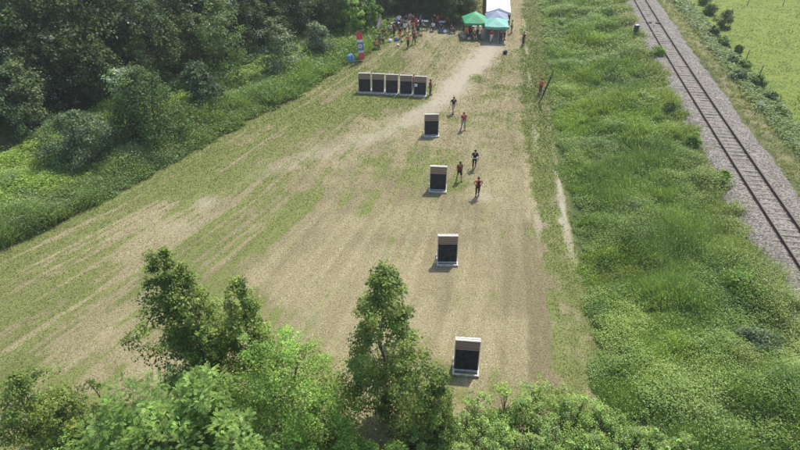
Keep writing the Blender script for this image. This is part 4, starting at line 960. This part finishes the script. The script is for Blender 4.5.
bag(421, 36, 'orange', 'orange bag at the right end of the crowd', .7)

# ------------------------------------------------------------------ banners, flag, trackside things
def banner():
    p = G(358.5, 61); t = thing('banner_flag', 'tall red, white and blue banner with a round emblem at the weed edge', 'banner', (float(p[0]), float(p[1]), 0), .15)
    cols = [((.66, .06, .09), 'red'), ((.72, .72, .74), 'white'), ((.10, .22, .45), 'blue'), ((.60, .62, .66), 'white'), ((.62, .10, .08), 'red')]
    z = [3.55, 2.55, 2.25, 1.25, .98, .25]
    def w(zz): return .66 - .10 * max(0, (zz - 2.6))
    for i, (c, nm) in enumerate(cols):
        vs = []; fs = []; n = 5
        for j in range(n + 1):
            zz = z[i] + (z[i + 1] - z[i]) * j / n; cut = max(0, zz - 3.15) * .75
            for x in (-.04, w(zz) - cut):
                y = .05 * math.sin(zz * 2.2) * (x > 0); vs += [(x - .1 * (zz - 2) * .6, y - .006, zz), (x - .1 * (zz - 2) * .6, y + .006, zz)]
        for j in range(n):
            a = j * 4; b_ = a + 4; fs += [(a, a + 2, b_ + 2, b_), (a + 1, b_ + 1, b_ + 3, a + 3), (a, b_, b_ + 1, a + 1), (a + 2, a + 3, b_ + 3, b_ + 2)]
        fs += [(0, 1, 3, 2), (n * 4, n * 4 + 2, n * 4 + 3, n * 4 + 1)]
        MB().add(vs, fs).build('cloth_panel', principled('banner_' + nm, c, .7, .06, 6), t)
    e = MB(); c = Vector((.27, -.03, 1.78)); n = 20
    for r_, yy, nm, cc in ((.25, -.012, 'emblem_disc', (.78, .77, .74)), (.16, -.022, 'emblem_centre', (.62, .14, .06)), (.07, -.032, 'emblem_spot', (.78, .70, .45))):
        m = MB(); ring = [(c.x + r_ * math.cos(2 * PI * k / n), c.y + yy, c.z + r_ * math.sin(2 * PI * k / n)) for k in range(n)]; m.add(ring + [(a, b_ + .008, d) for a, b_, d in ring], [tuple(range(n))] + [tuple(range(n, 2 * n))[::-1]] + [(k, n + k, n + (k + 1) % n, (k + 1) % n) for k in range(n)])
        m.build(nm, principled(nm, cc, .7, .05, 5), t)
    MB().tube([(.08, 0, 0), (-.05, 0, 2.0), (-.14, 0, 3.0), (-.08, 0, 3.5), (.1, 0, 3.6)], [.022, .018, .014, .01, .008], 6).build('pole', POLE, t)
    b = MB(); b.box((.08, 0, .03), (.5, .5, .06), bev=.02); b.build('base', principled('banner_base', (.09, .09, .10), .6), t)
banner()
def tarp():
    p = G(350.5, 62); n = 12; vs = []; th = .05
    for j in range(n + 1):
        for i in range(n + 1):
            x, y = (i / n - .5) * 1.0, (j / n - .5) * .8; q = max(0, 1 - (2 * x) ** 4) * max(0, 1 - (2.5 * y) ** 4)
            vs.append((x, y, .05 + q * (.85 + .45 * float(vnoise(np.array([i * .7]), np.array([j * .7]), 77)[0] - .5))))
    fs = [(j * (n + 1) + i, j * (n + 1) + i + 1, (j + 1) * (n + 1) + i + 1, (j + 1) * (n + 1) + i) for j in range(n) for i in range(n)]
    ring = [i for i in range(n + 1)] + [j * (n + 1) + n for j in range(1, n + 1)] + [n * (n + 1) + i for i in range(n - 1, -1, -1)] + [j * (n + 1) for j in range(n - 1, 0, -1)]
    fs.append(tuple(ring[::-1])); o = MB().add(vs, fs).build('tarpaulin', principled('blue_tarpaulin', (.10, .26, .55), .45, .25, 4), None, True); o.location = (float(p[0]), float(p[1]), 0); o.rotation_euler = (0, 0, .4)
    tag(o, 'crumpled bright blue tarpaulin heap beside the foot of the tall banner', 'tarpaulin')
tarp()
def pink_flag():
    p = G(372, 40); t = thing('pole_flag', 'faded pink and white striped flag on a slanting pole before the trees', 'flag', (float(p[0]), float(p[1]), 0), 0)
    a, b = Vector((0, 0, 0)), Vector((1.0, .1, 2.9)); MB().tube([a, b], [.02, .014], 6).build('pole', POLE, t)
    for k, c in enumerate([(.62, .34, .38), (.72, .66, .64), (.62, .36, .40)]):
        vs = []; n = 6
        for j in range(n + 1):
            f = .58 + .40 * j / n; q = a.lerp(b, f)
            for u in (k * .16, (k + 1) * .16): vs += [(q.x + u * .85, q.y - .04 * math.sin(j + u * 4), q.z - u * .45), (q.x + u * .85, q.y - .04 * math.sin(j + u * 4) + .01, q.z - u * .45)]
        fs = []
        for j in range(n): i0 = j * 4; i1 = i0 + 4; fs += [(i0, i0 + 2, i1 + 2, i1), (i0 + 1, i1 + 1, i1 + 3, i0 + 3), (i0, i1, i1 + 1, i0 + 1), (i0 + 2, i0 + 3, i1 + 3, i1 + 2)]
        MB().add(vs, fs).build('stripe', principled('flag_stripe', c, .8, .06, 5), t)
pink_flag()
def dark_banner():
    p = G(538.5, 105); t = thing('feather_banner', 'slim dark feather banner leaning at the edge of the verge weeds', 'banner', (float(p[0]), float(p[1]), 0), 0); rows = []
    line = [Vector((0, 0, 0)), Vector((.25, .1, 1.0)), Vector((.55, .2, 2.0)), Vector((.85, .3, 2.9)), Vector((1.0, .35, 3.6))]
    MB().tube(line, [.03, .026, .022, .016, .01], 6).build('pole', principled('dark_pole', (.03, .03, .035), .5), t)
    vs = []; n = 16
    for j in range(n + 1):
        f = .35 + 3.6 * j / n; i = min(3, int(f)); q = line[i].lerp(line[i + 1], min(1, f - i)); w = .15 * math.sin(PI * (.15 + .8 * j / n))
        for u in (-.03, w): vs += [(q.x + u, q.y - .03 + .35 * u, q.z), (q.x + u, q.y - .02 + .35 * u, q.z)]
    fs = []
    for j in range(n): i0 = j * 4; i1 = i0 + 4; fs += [(i0, i0 + 2, i1 + 2, i1), (i0 + 1, i1 + 1, i1 + 3, i0 + 3), (i0, i1, i1 + 1, i0 + 1), (i0 + 2, i0 + 3, i1 + 3, i1 + 2)]
    MB().add(vs, fs).build('cloth', principled('dark_banner_cloth', (.03, .035, .045), .7, .15, 5), t)
dark_banner()
def trackbox():
    p = G(634, 38, 1.6); t = thing('trackside_box', 'dark trackside box on a post with a pale cap at the left ballast edge', 'signal box', (float(p[0]), float(p[1]), float(ground_z(*p))), .2); dm = principled('dark_box_paint', (.05, .055, .05), .6, .2, 6)
    MB().tube([(0, 0, 0), (0, 0, .9)], .07, 8).build('post', dm, t); MB().box((0, 0, 1.25), (.5, .36, .8), bev=.03).build('cabinet', dm, t); MB().box((0, 0, 1.68), (.40, .30, .06), bev=.03).build('cap', PAPER, t)
trackbox()
def signal_plate():
    p = G(752, 121, .9); t = thing('track_sign', 'small white plate on a thin dark post between the track and the meadow', 'sign', (float(p[0]), float(p[1]), float(ground_z(*p))), .1)
    MB().tube([(0, 0, 0), (.06, 0, 1.35)], .035, 7).build('post', principled('sign_post', (.10, .10, .09), .7), t); MB().box((.06, -.05, 1.25), (.36, .03, .32), bev=.012).build('plate', PAPER, t)
signal_plate()
FP = principled('grey_fence_post', (.16, .14, .12), .9, .3, 8)
for px, py in [(747, 5), (783, 5), (746, 60), (759, 76)]:
    p = G(px, py, .8); mb = MB(); a = Vector((random.gauss(0, .07), random.gauss(0, .07), random.uniform(1.0, 1.3))); mb.tube([(0, 0, -.1), a * .5, a], [.06, .055, .045], 7)
    o = mb.build('fence_post', FP); o.location = (float(p[0]), float(p[1]), float(ground_z(*p)))
    lab = {747: 'grey wooden post at the top of the meadow, nearer the hedge', 783: 'grey wooden post at the top of the meadow near the corner', 746: 'leaning grey post at the meadow edge right of the small dark shrub', 759: 'grey post at the meadow edge right of the flat-topped shrub', 797: 'grey post in the meadow at the right edge', 731: 'grey post at the meadow edge right of the tallest dark shrub'}[px]
    tag(o, lab, 'post', 'old fence posts of the meadow')

# ------------------------------------------------------------------ light
az, el = math.radians(25), math.radians(54)
sd = Vector((math.sin(az) * math.cos(el), math.cos(az) * math.cos(el), math.sin(el)))
ld = bpy.data.lights.new('sun', 'SUN'); ld.energy = 4.1; ld.angle = math.radians(.53); ld.color = (1, .94, .84)
lo = bpy.data.objects.new('sun', ld); COL.objects.link(lo); lo.rotation_euler = sd.to_track_quat('Z', 'Y').to_euler(); lo.location = (20, 20, 60)
w = bpy.data.worlds.new('World'); scene.world = w; w.use_nodes = True; nt = w.node_tree; nt.nodes.clear()
sk = nt.nodes.new('ShaderNodeTexSky'); sk.sky_type = 'NISHITA'; sk.sun_disc = False; sk.sun_elevation = el; sk.sun_rotation = az; sk.air_density = 1.2; sk.dust_density = 2.0
bg = nt.nodes.new('ShaderNodeBackground'); bg.inputs['Strength'].default_value = .15; ow = nt.nodes.new('ShaderNodeOutputWorld')
nt.links.new(sk.outputs[0], bg.inputs[0]); nt.links.new(bg.outputs[0], ow.inputs[0])
vs_ = scene.view_settings; scene.display_settings.display_device = 'sRGB'
vs_.view_transform = 'Standard'; vs_.look = 'None'; vs_.gamma = 1; vs_.exposure = 0.42; vs_.use_curve_mapping = False

# ------------------------------------------------------------------ air
zlo = float(GZ.min()) - 1.0; hb = MB().box((0, 0, (zlo + 25.5) / 2), (2 * 470, 2 * 470, 25.5 - zlo))
hm, nt, N, L = new_mat('summer_haze'); ho = N.new('ShaderNodeOutputMaterial'); hv = N.new('ShaderNodeVolumePrincipled'); L.new(hv.outputs[0], ho.inputs['Volume'])
hv.inputs['Color'].default_value = (.90, .94, 1.0, 1); hv.inputs['Density'].default_value = 0.00045; hv.inputs['Anisotropy'].default_value = .2
tag(hb.build('haze', hm), kind='stuff')
